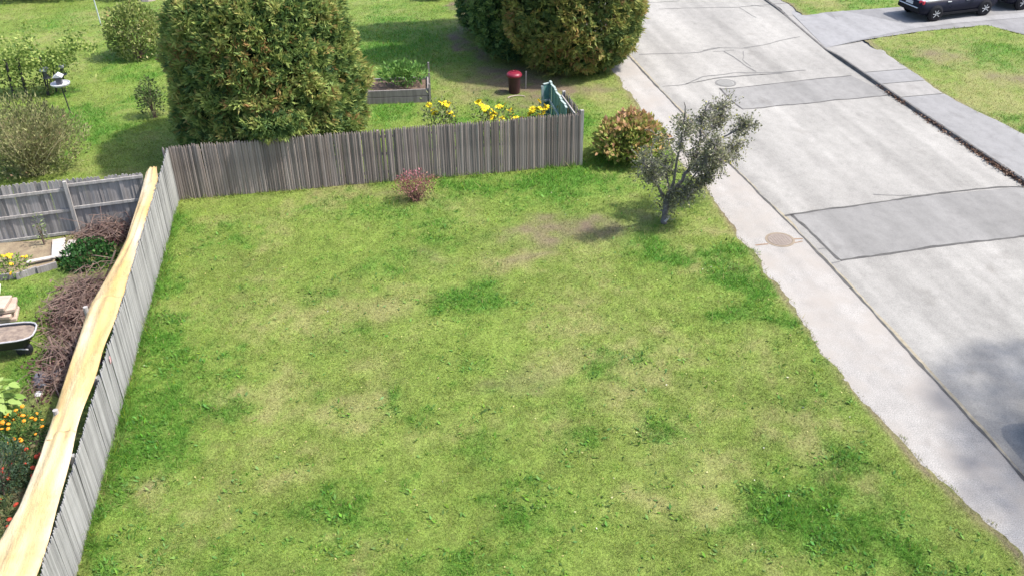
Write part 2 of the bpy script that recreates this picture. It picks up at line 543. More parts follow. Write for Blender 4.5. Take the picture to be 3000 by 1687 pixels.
def lawn_sheet(name, xl, xr, y0, y1, nx, ny, ragged):
    U, Yg = np.meshgrid(np.linspace(0, 1, nx), np.linspace(y0, y1, ny))
    U, Yg = U.ravel(), Yg.ravel()
    jit = (noise2(Yg * 1.1, Yg * 0, 41) - .5) * .22 + (noise2(Yg * 7, Yg * 0, 42) - .5) * .10
    XL, XR = xl(Yg), xr(Yg)
    if ragged == 'r': XR = XR + jit
    else: XL = XL + jit
    X = XL + (XR - XL) * U
    Z = lawn_z(X, Yg) + .02
    if ragged == 'l':
        Z = Z + np.where(inpoly(X, Yg, drive_poly), -.03, .05)
    i = np.arange(nx * ny).reshape(ny, nx)
    Fc = np.stack([i[:-1, :-1], i[:-1, 1:], i[1:, 1:], i[1:, :-1]], -1).reshape(-1, 4)
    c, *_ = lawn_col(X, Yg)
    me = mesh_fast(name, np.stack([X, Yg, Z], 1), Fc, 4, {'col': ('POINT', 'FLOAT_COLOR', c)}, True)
    return tag(link(name, me, None, M_lawn), kind='structure')


# one sheet to the horizon below everything
mb = MB(); mb.add([(-900, -900, -.2), (900, -900, -.2), (900, 900, -.2), (-900, 900, -.2)], [(0, 1, 2, 3)])
o = mb.build('ground', None); o.data.materials.clear()
c_, *_ = lawn_col(np.array([0.]), np.array([0.]))
at_ = o.data.attributes.new('col', 'FLOAT_COLOR', 'POINT'); at_.data.foreach_set('color', np.tile([.13, .19, .035, 1], 4).astype(np.float32))
o.data.materials.append(M_lawn); tag(o, kind='structure')
lawn_sheet('lawn', lambda y: np.full_like(y, -45.), walk_in, -5, 110, 480, 760, 'r')
lawn_sheet('lawn', walk_out, lambda y: np.full_like(y, 75.), 5, 110, 300, 560, 'l')


def strip(name, xl, xr, y0, y1, z, mat, n=200, wob=0.0, parent=None, seed=50, kind='structure', zf=None):
    Y = np.linspace(y0, y1, n)
    a = xl(Y) + (noise2(Y * 4, Y * 0, seed) - .5) * wob
    b = xr(Y) + (noise2(Y * 4, Y * 0, seed + 1) - .5) * wob
    zz = np.full_like(Y, z) if zf is None else zf(Y)
    V = np.concatenate([np.stack([a, Y, zz], 1), np.stack([b, Y, zz], 1)])
    i = np.arange(n - 1)
    me = mesh_fast(name, V, np.stack([i, i + n, i + n + 1, i + 1], 1), 4)
    o = link(name, me, parent, mat)
    if kind and parent is None: tag(o, kind=kind)
    return o


road = strip('road', lambda y: gutter(y) - .05, lambda y: kerb_r(y) + .25, -40, 140, -.02, M_road, 120)
walk = strip('sidewalk', lambda y: walk_in(y) - .35, gutter, -40, 140, .0, M_walk, 200)
# raised kerb edge of that sidewalk: its face is the sunlit lip
V = []
Yk = np.linspace(-40, 140, 700)
xk = gutter(Yk)
me = mesh_fast('kerb_face', np.concatenate([np.stack([xk, Yk, Yk * 0 - .0], 1), np.stack([xk + .012, Yk, Yk * 0 - .025], 1)]),
               np.stack([np.arange(699), np.arange(699) + 700, np.arange(699) + 701, np.arange(699) + 1], 1), 4)
link('kerb_face', me, walk, M_walk)
# dark weedy joint and the sand washed along it
strip('joint', lambda y: gutter(y) - .05 - .05 * noise2(y * 1.3, y * 0, 61), lambda y: gutter(y) - .012 + .03 * noise2(y * 5, y * 0, 62), -5, 70, .004, M_crack, 900, .025, walk)
strip('sand_line', lambda y: gutter(y) + .03, lambda y: gutter(y) + .035 + .09 * noise2(y * .8, y * 0, 63), -5, 70, -.016, M_sand, 700, .02, road)

# right-hand sidewalk: slabs with joints, dropped at the driveway
ydr1 = g(2415, 142)[1]; ydr0 = g(2340, 48)[1]
def walk_z(y):
    near = np.clip((ydr1 - y) / 1.3, 0, 1)
    far = np.clip((y - ydr0) / 1.3, 0, 1)
    return .0 + .1 * np.maximum(near, far * .4)
walk2 = strip('sidewalk', lambda y: kerb_r(y) + .12, lambda y: walk_out(y) + .7, -20, 140, 0, M_slab_l, 400, zf=lambda y: walk_z(y) * .3 - .005)
joints = [-20, 12, 17.5, 22, g(2669, 290)[1], g(2602, 252)[1], g(2564, 217)[1], ydr1 + .2]
joints = sorted(joints)
mats = [M_slab_d, M_slab_d, M_slab_d, M_slab_d, M_slab_l, M_slab_d, M_slab_l]
for i in range(len(joints) - 1):
    strip('slab', lambda y: kerb_r(y) + .11, lambda y: walk_out(y) + .12 * noise2(y * 2, y * 0, 71), joints[i] + .02, joints[i + 1] - .02, 0, mats[i % len(mats)], 40, .03, walk2, 72 + i, None, walk_z)
jj = [ydr0 + .1, g(2310, 12)[1], 62, 75, 140]
for i in range(len(jj) - 1):
    strip('slab', lambda y: kerb_r(y) + .14, lambda y: walk_out(y) + .1 * noise2(y * 2, y * 0, 71), jj[i] + .02, jj[i + 1] - .02, 0, M_slab_l, 40, .03, walk2, 82 + i, None, walk_z)
Yk = np.concatenate([np.linspace(-20, ydr1, 300), np.linspace(ydr1 + .01, ydr0, 20), np.linspace(ydr0, 140, 120)])
xk = kerb_r(Yk) + .02
n = len(Yk)
zt = walk_z(Yk) - .004
Vk = np.concatenate([np.stack([xk - .02, Yk, zt * 0 - .03], 1), np.stack([xk, Yk, zt], 1), np.stack([xk + .10, Yk, zt], 1), np.stack([xk + .10, Yk, zt * 0 - .05], 1)])
i = np.arange(n - 1)
Fk = np.concatenate([np.stack([i + k * n, i + (k + 1) * n, i + (k + 1) * n + 1, i + k * n + 1], 1) for k in range(3)])
kerb = link('kerb', mesh_fast('kerb', Vk, Fk, 4), walk2, M_kerb)

# driveway across the street
def poly_sheet(name, pts, z, mat, parent=None, kind='structure'):
    mb = MB(); mb.add([(p[0], p[1], z if len(p) < 3 else p[2]) for p in pts], [tuple(range(len(pts)))])
    o = mb.build(name, mat, parent)
    if o.data.polygons[0].normal.z < 0: o.data.flip_normals()
    if kind and parent is None: tag(o, kind=kind)
    return o
drive = poly_sheet('driveway', [np.append(p, 0) for p in drive_poly], .055, M_drive)
for v_ in drive.data.vertices:
    v_.co.z = -.012 + .067 * min(1, max(0, (v_.co.x - float(kerb_r(v_.co.y))) / 1.5))
apron = poly_sheet('apron', [g(2300, 22), g(2362, 49), g(2470, 36), g(2700, 84), g(2535, 117), g(2420, 141)], 0, M_drive2, drive)
for v_ in apron.data.vertices: v_.co.z = -.006 + .069 * min(1, max(0, (v_.co.x - float(kerb_r(v_.co.y))) / 1.5))
rib = poly_sheet('paving_strip', [g(2640, 79), g(2800, 60), g(3000, 42), g(3300, 20), g(3300, 32), g(3000, 56), g(2800, 73), g(2640, 92)], 0, M_drive2, drive)
for v_ in rib.data.vertices: v_.co.z = .067
# step of the driveway slab down to the street
# ---- patches and cracks in the old road
def road_line(pts, wd, mat, z=-.012, name='crack', wob=.03, parent=road):
    P = np.array([g(*p)[:2] for p in pts])
    seg = np.concatenate([[0], np.cumsum(np.linalg.norm(np.diff(P, axis=0), axis=1))])
    s = np.linspace(0, seg[-1], max(4, int(seg[-1] / .12)))
    x, y = np.interp(s, seg, P[:, 0]), np.interp(s, seg, P[:, 1])
    sd = int(rng.integers(1000))
    d = unit(np.stack([np.gradient(x), np.gradient(y)], 1)); nrm = np.stack([-d[:, 1], d[:, 0]], 1)
    off = (noise2(s * 1.3, s * 0 + sd, sd) - .5) * 3 * wob + (noise2(s * 5, s * 0, sd + 1) - .5) * wob
    C = np.stack([x, y], 1) + nrm * off[:, None]
    hw = wd * (.35 + .5 * noise2(s * 3, s * 0, sd + 2))[:, None]
    V = np.concatenate([C - nrm * hw, C + nrm * hw]); V = np.concatenate([V, np.full((len(V), 1), z)], 1)
    i = np.arange(len(s) - 1); k = len(s)
    o = link(name, mesh_fast(name, V, np.stack([i, i + 1, i + k + 1, i + k], 1), 4), parent, mat)
    return o
patchA = [(2320, 628), (2700, 575), (3000, 545), (3400, 505), (3400, 640), (3000, 690), (2700, 728), (2460, 760)]
patchB = [(2108, 262), (2300, 240), (2495, 222), (2610, 278), (2380, 300), (2175, 320)]
for P in (patchA, patchB):
    o = poly_sheet('patch', [g(*p)[:2] for p in P], -.016, M_patch, road)
for pts, wd in [([(2300, 632), (2320, 628), (2520, 600), (2700, 575), (2860, 553), (3000, 545), (3300, 520)], .07),
                ([(2320, 628), (2400, 700), (2460, 760)], .07), ([(2460, 760), (2600, 745), (2700, 728), (2850, 706), (3000, 690), (3300, 655)], .07),
                ([(2108, 258), (2140, 290), (2175, 320)], .045), ([(2175, 320), (2380, 300), (2610, 278)], .05), ([(2110, 262), (2300, 240), (2495, 222)], .045)]:
    road_line(pts, wd, M_crack)
for pts, wd in [([(1872, 160), (1960, 157), (2050, 153), (2110, 140)], .05), ([(2180, 141), (2240, 132), (2290, 118), (2345, 108)], .05),
                ([(1940, 253), (2010, 246), (2060, 225), (2150, 213), (2260, 212), (2360, 205)], .05), ([(2010, 246), (2080, 232), (2170, 222), (2290, 214)], .04),
                ([(2040, 240), (2110, 226), (2230, 218), (2330, 208)], .03), ([(2120, 150), (2160, 175), (2190, 196), (2215, 210)], .045),
                ([(2060, 148), (2090, 141), (2130, 140), (2190, 142)], .03), ([(2090, 152), (2150, 146)], .03), ([(2180, 150), (2175, 175), (2200, 195)], .03),
                ([(1930, 27), (2020, 24), (2160, 21), (2230, 15), (2290, 10)], .045), ([(1890, 9), (1990, 2)], .04), ([(2165, 22), (2215, 52)], .03),
                ([(2560, 570), (2670, 570)], .04), ([(2400, 730), (2422, 729)], .04), ([(2435, 768), (2460, 764)], .04), ([(2200, 15), (2240, 20)], .03)]:
    road_line(pts, wd, M_faint, -.0125)
# crack across the sidewalk at the cover
for pts in [[(2212, 718), (2250, 714)], [(2320, 702), (2352, 700)], [(2318, 716), (2352, 708)]]:
    road_line(pts, .05, simple_mat('rust_soil', (0.25, 0.17, 0.11), (0.17, 0.11, 0.07), 6, .95), .005, 'crack', .02, walk)
# litter of dry leaves and weeds along the right kerb
def leaf_quads(P, A, T, L, W):
    """flat diamonds: base P, axis A, side T"""
    L = np.broadcast_to(L, (len(P),))[:, None]; W = np.broadcast_to(W, (len(P),))[:, None]
    V = np.stack([P, P + A * L * .45 + T * W * .5, P + A * L, P + A * L * .45 - T * W * .5], 1).reshape(-1, 3)
    return V, np.arange(len(V)).reshape(-1, 4)
def rand_unit(n):
    return unit(rng.normal(size=(n, 3)))
def leaf_mesh(name, P, A, L, W, tint, mat, parent=None):
    T = unit(np.cross(A, rand_unit(len(P))))
    V, Fc = leaf_quads(P, A, T, L, W)
    if parent is not None: V = V - np.array(parent.location)
    me = mesh_fast(name, V, Fc, 4, {'tint': ('FACE', 'FLOAT', np.clip(tint, 0, 1))})
    return link(name, me, parent, mat)
n = 8500
yy = rng.uniform(10, g(2560, 240)[1], n)
dens = noise2(yy * 1.1, yy * 0, 91) * np.clip((g(2560, 240)[1] - yy) / 6, .15, 1)
keep = rng.random(n) < dens * 1.3
yy = yy[keep]; n = len(yy)
xx = kerb_r(yy) + .07 - np.abs(rng.normal(0, .09, n))
A = rand_unit(n); A[:, 2] *= .3; A = unit(A)
o = leaf_mesh('leaf_litter', np.stack([xx, yy, rng.uniform(-.01, .09, n)], 1), A, rng.uniform(.05, .12, n), .05, rng.random(n), M_litter)
tag(o, 'brown dry leaf litter swept against the far kerb', 'leaf litter', kind='stuff')

# ------------------------------------------------------------------ grass: one triangle a blade
def grass_field():
    n = 1350000
    px = rng.uniform(-350, 3350, n); py = rng.uniform(-60, 2050, n)
    r = F0[None] + RC[None] * ((px - 1500) / F_PX)[:, None] + UC[None] * (-(py - 843.5) / F_PX)[:, None]
    P = CAM[None] + r * (-HC / r[:, 2])[:, None]
    x, y = P[:, 0], P[:, 1]
    depth = (P - CAM) @ F0
    west = x < walk_in(y) + .03 + (noise2(y * 1.1, y * 0, 41) - .5) * .22 + (noise2(y * 3.1 + 5, y * 0, 44) - .35) * .16
    east = (x > walk_out(y) - .02) & ~inpoly(x, y, drive_poly)
    ok = (west & ~inpoly(x, y, bed_poly)) | east
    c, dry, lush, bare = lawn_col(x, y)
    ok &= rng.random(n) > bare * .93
    ok &= rng.random(n) > dry * .35
    x, y, depth, c, dry, lush, east = x[ok], y[ok], depth[ok], c[ok], dry[ok], lush[ok], east[ok]
    n = len(x)
    s = 956.0 / depth
    wdt = np.maximum(.007, .62 / s) * rng.uniform(.6, 1.3, n)
    h = (.022 + .035 * lush + .05 * np.clip(lush - .4, 0, 1) + .012 * noise2(x * 1.7, y * 1.7, 6)) * rng.uniform(.5, 1.4, n) * np.where(rng.random(n) > .985, 1.8, 1)
    h = h * np.clip(wdt / .012, 1, 1.5)
    clump = noise2(x * 9, y * 9, 8)
    fa, fb = g(510, 587), g(1695, 486)
    near = (np.abs(y - (fa[1] + (fb[1] - fa[1]) * (x - fa[0]) / (fb[0] - fa[0])) + .1) < .16) & (x > fa[0]) & (x < fb[0])
    near |= (np.abs(x - (g(498, 684)[0] + (y - g(498, 684)[1]) * (g(231, 1687)[0] - g(498, 684)[0]) / (g(231, 1687)[1] - g(498, 684)[1])) - .06) < .13) & (y < fa[1])
    h *= np.where(near, rng.uniform(1, 3.6, n), 1)
    h *= .6 + .8 * clump
    z0 = lawn_z(x, y) + .015 + np.where(east, .05, 0)
    a = rng.uniform(0, 2 * np.pi, n); b = rng.uniform(0, 2 * np.pi, n)
    lean = rng.uniform(.2, 1.5, n) * h
    B = np.stack([x, y, z0], 1)
    S = np.stack([np.cos(a), np.sin(a), np.zeros(n)], 1) * (wdt / 2)[:, None]
    Tp = B + np.stack([np.cos(b) * lean, np.sin(b) * lean, h], 1)
    V = np.stack([B - S, B + S, Tp], 1).reshape(-1, 3)
    v = rng.normal(1, .2, n) * (.72 + .56 * clump)
    c = c * v[:, None]
    c[:, 0] *= rng.normal(1, .09, n)
    straw = rng.random(n) < .05 + .22 * dry
    c[straw] = np.array([.33, .29, .12]) * rng.uniform(.6, 1.15, (straw.sum(), 1))
    yel = rng.random(n) < .02
    c[yel] = np.array([.27, .33, .025])
    me = mesh_fast('grass', V, np.arange(3 * n).reshape(-1, 3), 3, {'col': ('FACE', 'FLOAT_COLOR', np.clip(c, .005, .8))})
    return tag(link('grass', me, None, M_blade), 'short mown grass with yellowed and lush patches over the lawns', 'grass', kind='stuff')
grass_field()
def weed_field():
    n = 160000
    px = rng.uniform(-200, 3100, n); py = rng.uniform(430, 1900, n)
    r = F0[None] + RC[None] * ((px - 1500) / F_PX)[:, None] + UC[None] * (-(py - 843.5) / F_PX)[:, None]
    P = CAM[None] + r * (-HC / r[:, 2])[:, None]
    x, y = P[:, 0], P[:, 1]
    c, dry, lush, bare = lawn_col(x, y)
    cl = noise2(x * 2.3, y * 2.3, 15) * .6 + noise2(x * 7.1, y * 7.1, 16) * .4
    ok = (x < walk_in(y) - .1) & (x > -6.2) & (rng.random(n) < np.clip((cl - .5) * 3.0, 0, 1) * np.clip(lush * 1.1 + .12, 0, 1)) & (bare < .4)
    x, y, c = x[ok], y[ok], c[ok]; n = len(x)
    A = rng.normal(0, 1, (n, 3)); A[:, 2] = rng.uniform(.15, 1.1, n); A = unit(A)
    L = rng.uniform(.06, .15, n); T = unit(np.cross(A, rand_unit(n) * .4 + np.array([0, 0, 1.0])))
    V, Fc = leaf_quads(np.stack([x, y, lawn_z(x, y) + .03], 1), A, T, L, L * rng.uniform(.2, .5, n))
    c = c * .45 + np.array([.10, .25, .03]) * .55
    c = c * rng.normal(1, .24, n)[:, None] * np.stack([rng.normal(1, .12, n), np.ones(n), rng.uniform(.7, 1.8, n)], 1)
    me = mesh_fast('weeds', V, Fc, 4, {'col': ('FACE', 'FLOAT_COLOR', np.clip(c, .005, .8))})
    tag(link('weeds', me, None, M_blade), 'broad leafed weeds in the lush clumps of the front lawn', 'weeds', kind='stuff')
weed_field()

# fallen bits on the lawn
n = 420
px, py = rng.uniform(380, 2500, n), rng.uniform(540, 1680, n)
P = np.array([g(a, b, .05) for a, b in zip(px, py)])
kp = P[:, 0] < walk_in(P[:, 1]); P = P[kp]; n = len(P)
A = rand_unit(n); A[:, 2] = np.abs(A[:, 2]) * .4; A = unit(A)
o = leaf_mesh('fallen_leaves', P, A, rng.uniform(.03, .07, n), .035, rng.random(n),
              leaf_mat('fallen', [(0, (.28, .2, .1)), (.5, (.4, .36, .12)), (.85, (.5, .48, .2)), (1, (.62, .58, .5))], .2))
tag(o, 'scattered pale fallen leaves lying on the front lawn', 'fallen leaves', kind='stuff')

# ------------------------------------------------------------------ fences
def picket_mesh(name, wd, th, kind, seed):
    r = np.random.default_rng(seed)
    mb = MB()
    x, y = wd / 2, th / 2
    if kind == 'round':
        prof = [(-x, 0.0), (-x * .55, -y), (x * .55, -y), (x, 0.0), (x * .5, y), (-x * .5, y)]
        n = 6
        tip = .955 + r.uniform(-.006, .006)
        pts = [(a, b, 0) for a, b in prof] + [(a + r.uniform(-.004, .004), b, tip) for a, b in prof] + [(a * .35, b * .6, 1.0) for a, b in prof]
        fs = [(k + i * n, (k + 1) % n + i * n, (k + 1) % n + (i + 1) * n, k + (i + 1) * n) for i in range(2) for k in range(n)] + [tuple(range(n))[::-1], tuple(2 * n + k for k in range(n))]
    else:
        e = .97
        fr = [(-x, 0), (x, 0), (x, e), (x * .45, 1.0), (-x * .45, 1.0), (-x, e)]
        pts = [(a, -y, z) for a, z in fr] + [(a, y, z) for a, z in fr]
        n = 6
        fs = [tuple(range(n)), tuple(range(2 * n - 1, n - 1, -1))] + [(k, k + n, (k + 1) % n + n, (k + 1) % n) for k in range(n)]
    mb.add(pts, fs)
    me = bpy.data.meshes.new(name); me.from_pydata(mb.v, [], mb.f)
    bm = bmesh.new(); bm.from_mesh(me); bmesh.ops.recalc_face_normals(bm, faces=bm.faces); bm.to_mesh(me); bm.free()
    return me

def picket_run(parent, a, b, hfun, mat, wd=.078, gap=.006, th=.03, kind='round', side=1.0, jz=.02, lean=.012, skip=()):
    a, b = np.array(a[:2]), np.array(b[:2])
    L = np.linalg.norm(b - a); d = (b - a) / L; ang = math.atan2(d[1], d[0])
    nrm = np.array([-d[1], d[0]])
    var = [picket_mesh('picket', wd * f, th, kind, i) for i, f in enumerate((.82, .93, 1.0, 1.0, 1.06))]
    for me in var: me.materials.append(mat)
    s = wd / 2; k = 0
    while s < L:
        p = a + d * s + nrm * (rng.normal(0, .005) + side * .03)
        if k not in skip:
            o = bpy.data.objects.new('picket', var[int(rng.integers(5))])
            COL.objects.link(o); o.parent = parent
            o.location = (p[0] - parent.location[0], p[1] - parent.location[1], rng.uniform(-.02, .0))
            o.rotation_euler = (rng.normal(0, .006), rng.normal(0, lean) + (rng.normal(0, .012) if rng.random() < .08 else 0), ang + rng.normal(0, .09))
            o.scale = (1, 1, hfun(s / L) + rng.normal(0, jz) - (rng.uniform(.03, .1) if rng.random() < .04 else 0))
        s += wd * .925 + gap * rng.uniform(-1, 1); k += 1

def rails(parent, a, b, zs, mat, side, wd=.04, ht=.085):
    a, b = np.array(a[:2]), np.array(b[:2]); d = (b - a) / np.linalg.norm(b - a); nrm = np.array([-d[1], d[0]])
    for zf in zs:
        mb = MB(); mb.beam(np.append(a + nrm * side, zf(0)), np.append(b + nrm * side, zf(1)), wd, ht); mb.build('rail', mat, parent)

def post(parent, p, h, mat, wd=.095, round_=False, lean=(0, 0)):
    mb = MB()
    if round_: mb.tube([(p[0], p[1], -.05), (p[0] + lean[0] * .5, p[1] + lean[1] * .5, h * .5), (p[0] + lean[0], p[1] + lean[1], h)], wd / 2, 10)
    else: mb.beam((p[0], p[1], -.05), (p[0] + lean[0], p[1] + lean[1], h), wd, wd)
    return mb.build('post', mat, parent)

# back fence
A_, B_ = g(510, 587), g(1695, 486)
back = empty('wooden_fence', (A_[0], A_[1], 0), 'weathered brown stockade fence across the back of the lawn', 'fence')
hb = lambda u: 1.87 + .06 * u + .015 * math.sin(u * 23)
picket_run(back, A_, B_, hb, M_fence, wd=.084, gap=.004, side=-1.0, jz=.012, lean=.003)
rails(back, A_, B_, [lambda u: .35, lambda u: 1.0, lambda u: 1.6], M_fence, .05)
for u in np.linspace(.0, 1, 7)[1:-1]:
    p = A_ + (B_ - A_) * u; post(back, (p[0], p[1] + .11), 1.8, M_fence)
post(back, (B_[0] + .07, B_[1]), 2.0, M_rail, .1)
# short return of the back fence towards the street hedge
C_ = ptX(1668, 292, B_[0]); retY = B_[1] + 2.0
ret = empty('wooden_fence', (B_[0], B_[1], 0), 'short grey stockade fence return at the street end of the back fence', 'fence')
picket_run(ret, (B_[0] + .04, B_[1] + .12), (B_[0] - .05, retY), lambda u: 1.93, M_fence, wd=.084, gap=.004, side=-.3, lean=.003)
rails(ret, (B_[0], B_[1] + .1), (B_[0] - .05, retY), [lambda u: .4, lambda u: 1.75], M_rail, .09)
post(ret, (B_[0] - .05, retY + .05), 1.9, M_rail, .1)
# teal panel further along
M_teal = simple_mat('teal_paint', (0.10, 0.23, 0.20), (0.06, 0.16, 0.14), 9, .6)
M_tealw = simple_mat('pale_teal_paint', (0.36, 0.42, 0.39), (0.25, 0.32, 0.3), 9, .6)
tq = [g(1660, 318, 1.85), g(1612, 240, 1.85)]
tfar = g(1592, 330 - 4)
teal = empty('garden_fence', (tq[0][0], tq[0][1], 0), 'teal painted fence section with pale frame standing beside the cedar hedge', 'fence')
def teal_run(p, q, h0, h1):
    p, q = np.array(p[:2]), np.array(q[:2]); L = np.linalg.norm(q - p); d = (q - p) / L; an = math.atan2(d[1], d[0]); nb_ = max(1, int(L / .19))
    nr2 = np.array([-d[1], d[0]])
    for k in range(nb_):
        c_ = p + d * (k + .5) * L / nb_; h = h0 + (h1 - h0) * k / nb_ + .03 * math.sin(k * 1.6)
        mb = MB(); mb.box((c_[0] + nr2[0] * rng.normal(0, .008), c_[1] + nr2[1] * rng.normal(0, .008), h / 2), (L / nb_ * .88, .025, h), an); mb.build('board', M_teal if k % 3 else M_teal2, teal, bevel=.004)
        mb = MB(); mb.box((c_[0], c_[1], h + .014), (L / nb_ * 1.02, .07, .03), an); mb.build('cap', M_tealw, teal)
    for zf in (.35, 1.2):
        mb = MB(); mb.beam((*(p + nr2 * .05), zf), (*(q + nr2 * .05), zf), .05, .07); mb.build('rail', M_tealw, teal)
M_teal2 = simple_mat('teal_paint_worn', (0.17, 0.33, 0.29), (0.10, 0.23, 0.2), 9, .6)
teal_run(tq[0], tq[1], 1.85, 1.85)
pw_ = ptY(1592, 248, tq[1][1] - .1)
teal_run(tq[1], pw_, 1.8, 1.7)
mb = MB(); mb.beam((pw_[0] - .03, pw_[1], -.05), (pw_[0] - .03, pw_[1], 1.75), .08, .08); mb.build('post', M_tealw, teal)

# left fence
LB = [g(*p) for p in [(510, 590), (498, 684), (488, 765), (445, 915), (424, 973), (380, 1106), (304, 1351), (259, 1513), (231, 1687)]]
sL, cL = np.polyfit([p[1] for p in LB], [p[0] for p in LB], 1)
fx = lambda y: sL * y + cL
yF, yN = A_[1] - .05, 12.3
left = empty('wooden_fence', (fx(yF), yF, 0), 'pale grey picket fence along the left of the lawn under the yellow sheeting', 'fence')
htop = lambda y: float(np.interp(y, [13, 14.5, 20.0, 25.0, 27.6, 29], [1.42, 1.46, 1.62, 1.74, 1.80, 1.84]))
Lf = yF - yN
picket_run(left, (fx(yF), yF), (fx(yN), yN), lambda u: htop(yF - u * Lf) + .012 * math.sin(u * 60), M_fence_l, wd=.076, gap=.004, side=1.0 * .2, jz=.012, lean=.004, skip=(118,))
rails(left, (fx(yF), yF), (fx(yN), yN), [lambda u: .35, lambda u: 1.62 - .4 * u], M_fence_l, -.035)
for yy in np.arange(yN + .6, yF, 2.4):
    post(left, (fx(yy) - .12, yy), htop(yy) - .1, M_fence_l)

# grey cross fence of the garden, seen from its rail side
GA, GB = g(-260, 752), g(452, 657)
gf = empty('wooden_fence', (GA[0], GA[1], 0), 'grey dog-eared board fence with three rails behind the raised garden', 'fence')
picket_run(gf, GA, GB, lambda u: 1.78 + .06 * math.sin(u * 4), M_fence_g, wd=.104, gap=.003, th=.022, kind='dog', side=1.6, jz=.014, lean=.004)
mid = g(231, 694); umid = (mid[0] - GA[0]) / (GB[0] - GA[0])
dd = unit((GB - GA)[:2]); nn_ = np.array([-dd[1], dd[0]])
P1 = GA + (GB - GA) * umid
rails(gf, GA, P1 - (GB - GA) * .004, [lambda u: .09, lambda u: .83, lambda u: 1.5], M_rail, .0)
rails(gf, P1 + (GB - GA) * .004, GB, [lambda u: .09, lambda u: .88, lambda u: 1.62], M_rail, .0)
post(gf, (P1[0] - nn_[0] * .05, P1[1] - nn_[1] * .05), 1.78, M_rail, .1)
P0 = GA + (GB - GA) * (umid - .36)
post(gf, (P0[0] - nn_[0] * .05, P0[1] - nn_[1] * .05), 1.75, M_rail, .1)

# yellow sheeting laid along the garden side of the left fence
Ledge = [(440, 485), (428, 505), (408, 580), (370, 700), (345, 750), (298, 836), (258, 905), (230, 998), (194, 1102), (162, 1197), (117, 1343), (57, 1489), (0, 1586), (-90, 1720), (-190, 1860)]
Redge = [(446, 488), (466, 540), (455, 600), (431, 700), (386, 797), (336, 937), (294, 1019), (276, 1106), (248, 1163), (215, 1240), (203, 1327), (178, 1424), (154, 1513), (142, 1586), (101, 1687), (30, 1840)]
def edge3(pts, dz):
    out = []
    for p in pts:
        z = 1.6
        for _ in range(6):
            q = g(p[0], p[1], z); z = htop(q[1]) + dz
        out.append(q)
    out = np.array(out); return out[np.argsort(out[:, 1])]
EL, ER = edge3(Ledge, -.12), edge3(Redge, -.07)
mt, t, bs = new_mat('yellow_sheet')
cc = noise_node(t, 1.0, 1, (2.6, .35, 1))
shc = ramp(t, cc, [(.32, (0.44, 0.285, 0.10)), (.5, (0.49, 0.35, 0.165)), (.72, (0.57, 0.465, 0.31))])  # pale end of the streaks paints glossy highlights into the sheet colour
shc = mixc(t, shc, ramp(t, noise_node(t, 2.5, 4, (1, 1, 1), .6), [(.28, (.85, .82, .76)), (.5, (1, 1, 1))]), 1.0, 'MULTIPLY')
t.links.new(shc, bs.inputs['Base Color'])
bs.inputs['Roughness'].default_value = .42; bs.inputs['Specular IOR Level'].default_value = .6
bump(t, bs, noise_node(t, 1.0, 5, (5, 1.6, 1), .65), .06)
M_sheet = mt
sheet = empty('plastic_sheet', (fx(20) - .3, 20, 0), 'creamy yellow plastic sheeting draped along the garden side of the fence', 'sheeting')
def sheet_panel(y0, y1, seed, lift):
    ny, nx = 70, 22
    Y = np.linspace(y0, y1, ny); V = []
    for y in Y:
        xl = np.interp(y, EL[:, 1], EL[:, 0]); xr0 = np.mean([np.interp(y + e_, ER[:, 1], ER[:, 0]) for e_ in (-.5, -.2, 0, .2, .5)]); xr = min(.25 * (fx(y) - .04) + .75 * (xr0 + .04), fx(y) - .02)
        zc = htop(y)
        for k in range(nx):
            u = k / (nx - 1.0)
            w_ = xr - xl
            z = zc - .07 + lift + .10 * w_ * math.sin(math.pi * u) - .05 * u
            z += .010 * math.sin(y * 1.7 + u * 5 + seed) + .02 * math.sin(u * 15 + y * .9 + seed) * math.sin(y * .6 + seed)
            V.append((xr - w_ * u, y, z))
        # hanging skirt on the garden side
        V.append((xl - .02, y, zc - .45)); V.append((xl + .03, y, zc - .8))
    n = nx + 2
    i = np.arange(ny * n).reshape(ny, n)
    Fc = np.stack([i[:-1, :-1], i[1:, :-1], i[1:, 1:], i[:-1, 1:]], -1).reshape(-1, 4)
    V = np.array(V) - np.array(sheet.location)
    me = mesh_fast('panel', V, Fc, 4, None, True)
    o = link('panel', me, sheet, M_sheet)
    md = o.modifiers.new('thick', 'SOLIDIFY'); md.thickness = .008
ys = EL[-1, 1]
sheet_panel(20.6, min(EL[-1, 1], ER[-1, 1]) - .02, 0, 0)
sheet_panel(15.8, 20.72, 2, .012)
sheet_panel(max(EL[0, 1], ER[0, 1]), 15.95, 4, .024)
for p, hz in (((250, 900), .03), ((158, 1190), .03)):
    q = g(p[0], p[1], htop(21)); mb = MB(); mb.tube([(q[0], q[1], -.05), (q[0], q[1], htop(q[1]) + hz)], .055, 9)
    mb.build('post', M_rail, left)

# ------------------------------------------------------------------ foliage
def crown_points(n, ctr, rad, shell=.35, lump=.28, seed=0, bottom=-1.0, prof=None):
    """points through the outer shell of a lumpy ellipsoid, with normals"""
    u = rand_unit(int(n * 1.4)); u = u[u[:, 2] > bottom][:n]
    lumps = noise3(u * 2.6 + seed * 3.7, seed) * .65 + noise3(u * 6.0 + seed, seed + 3) * .35
    r = 1 + lump * 2.2 * (lumps - .5)
    depth = 1 - shell * rng.random(len(u)) ** 1.8
    P = u * (r * depth)[:, None] * np.array(rad)
    nrm = unit(u / np.array(rad))
    return P + np.array(ctr), nrm, depth, lumps

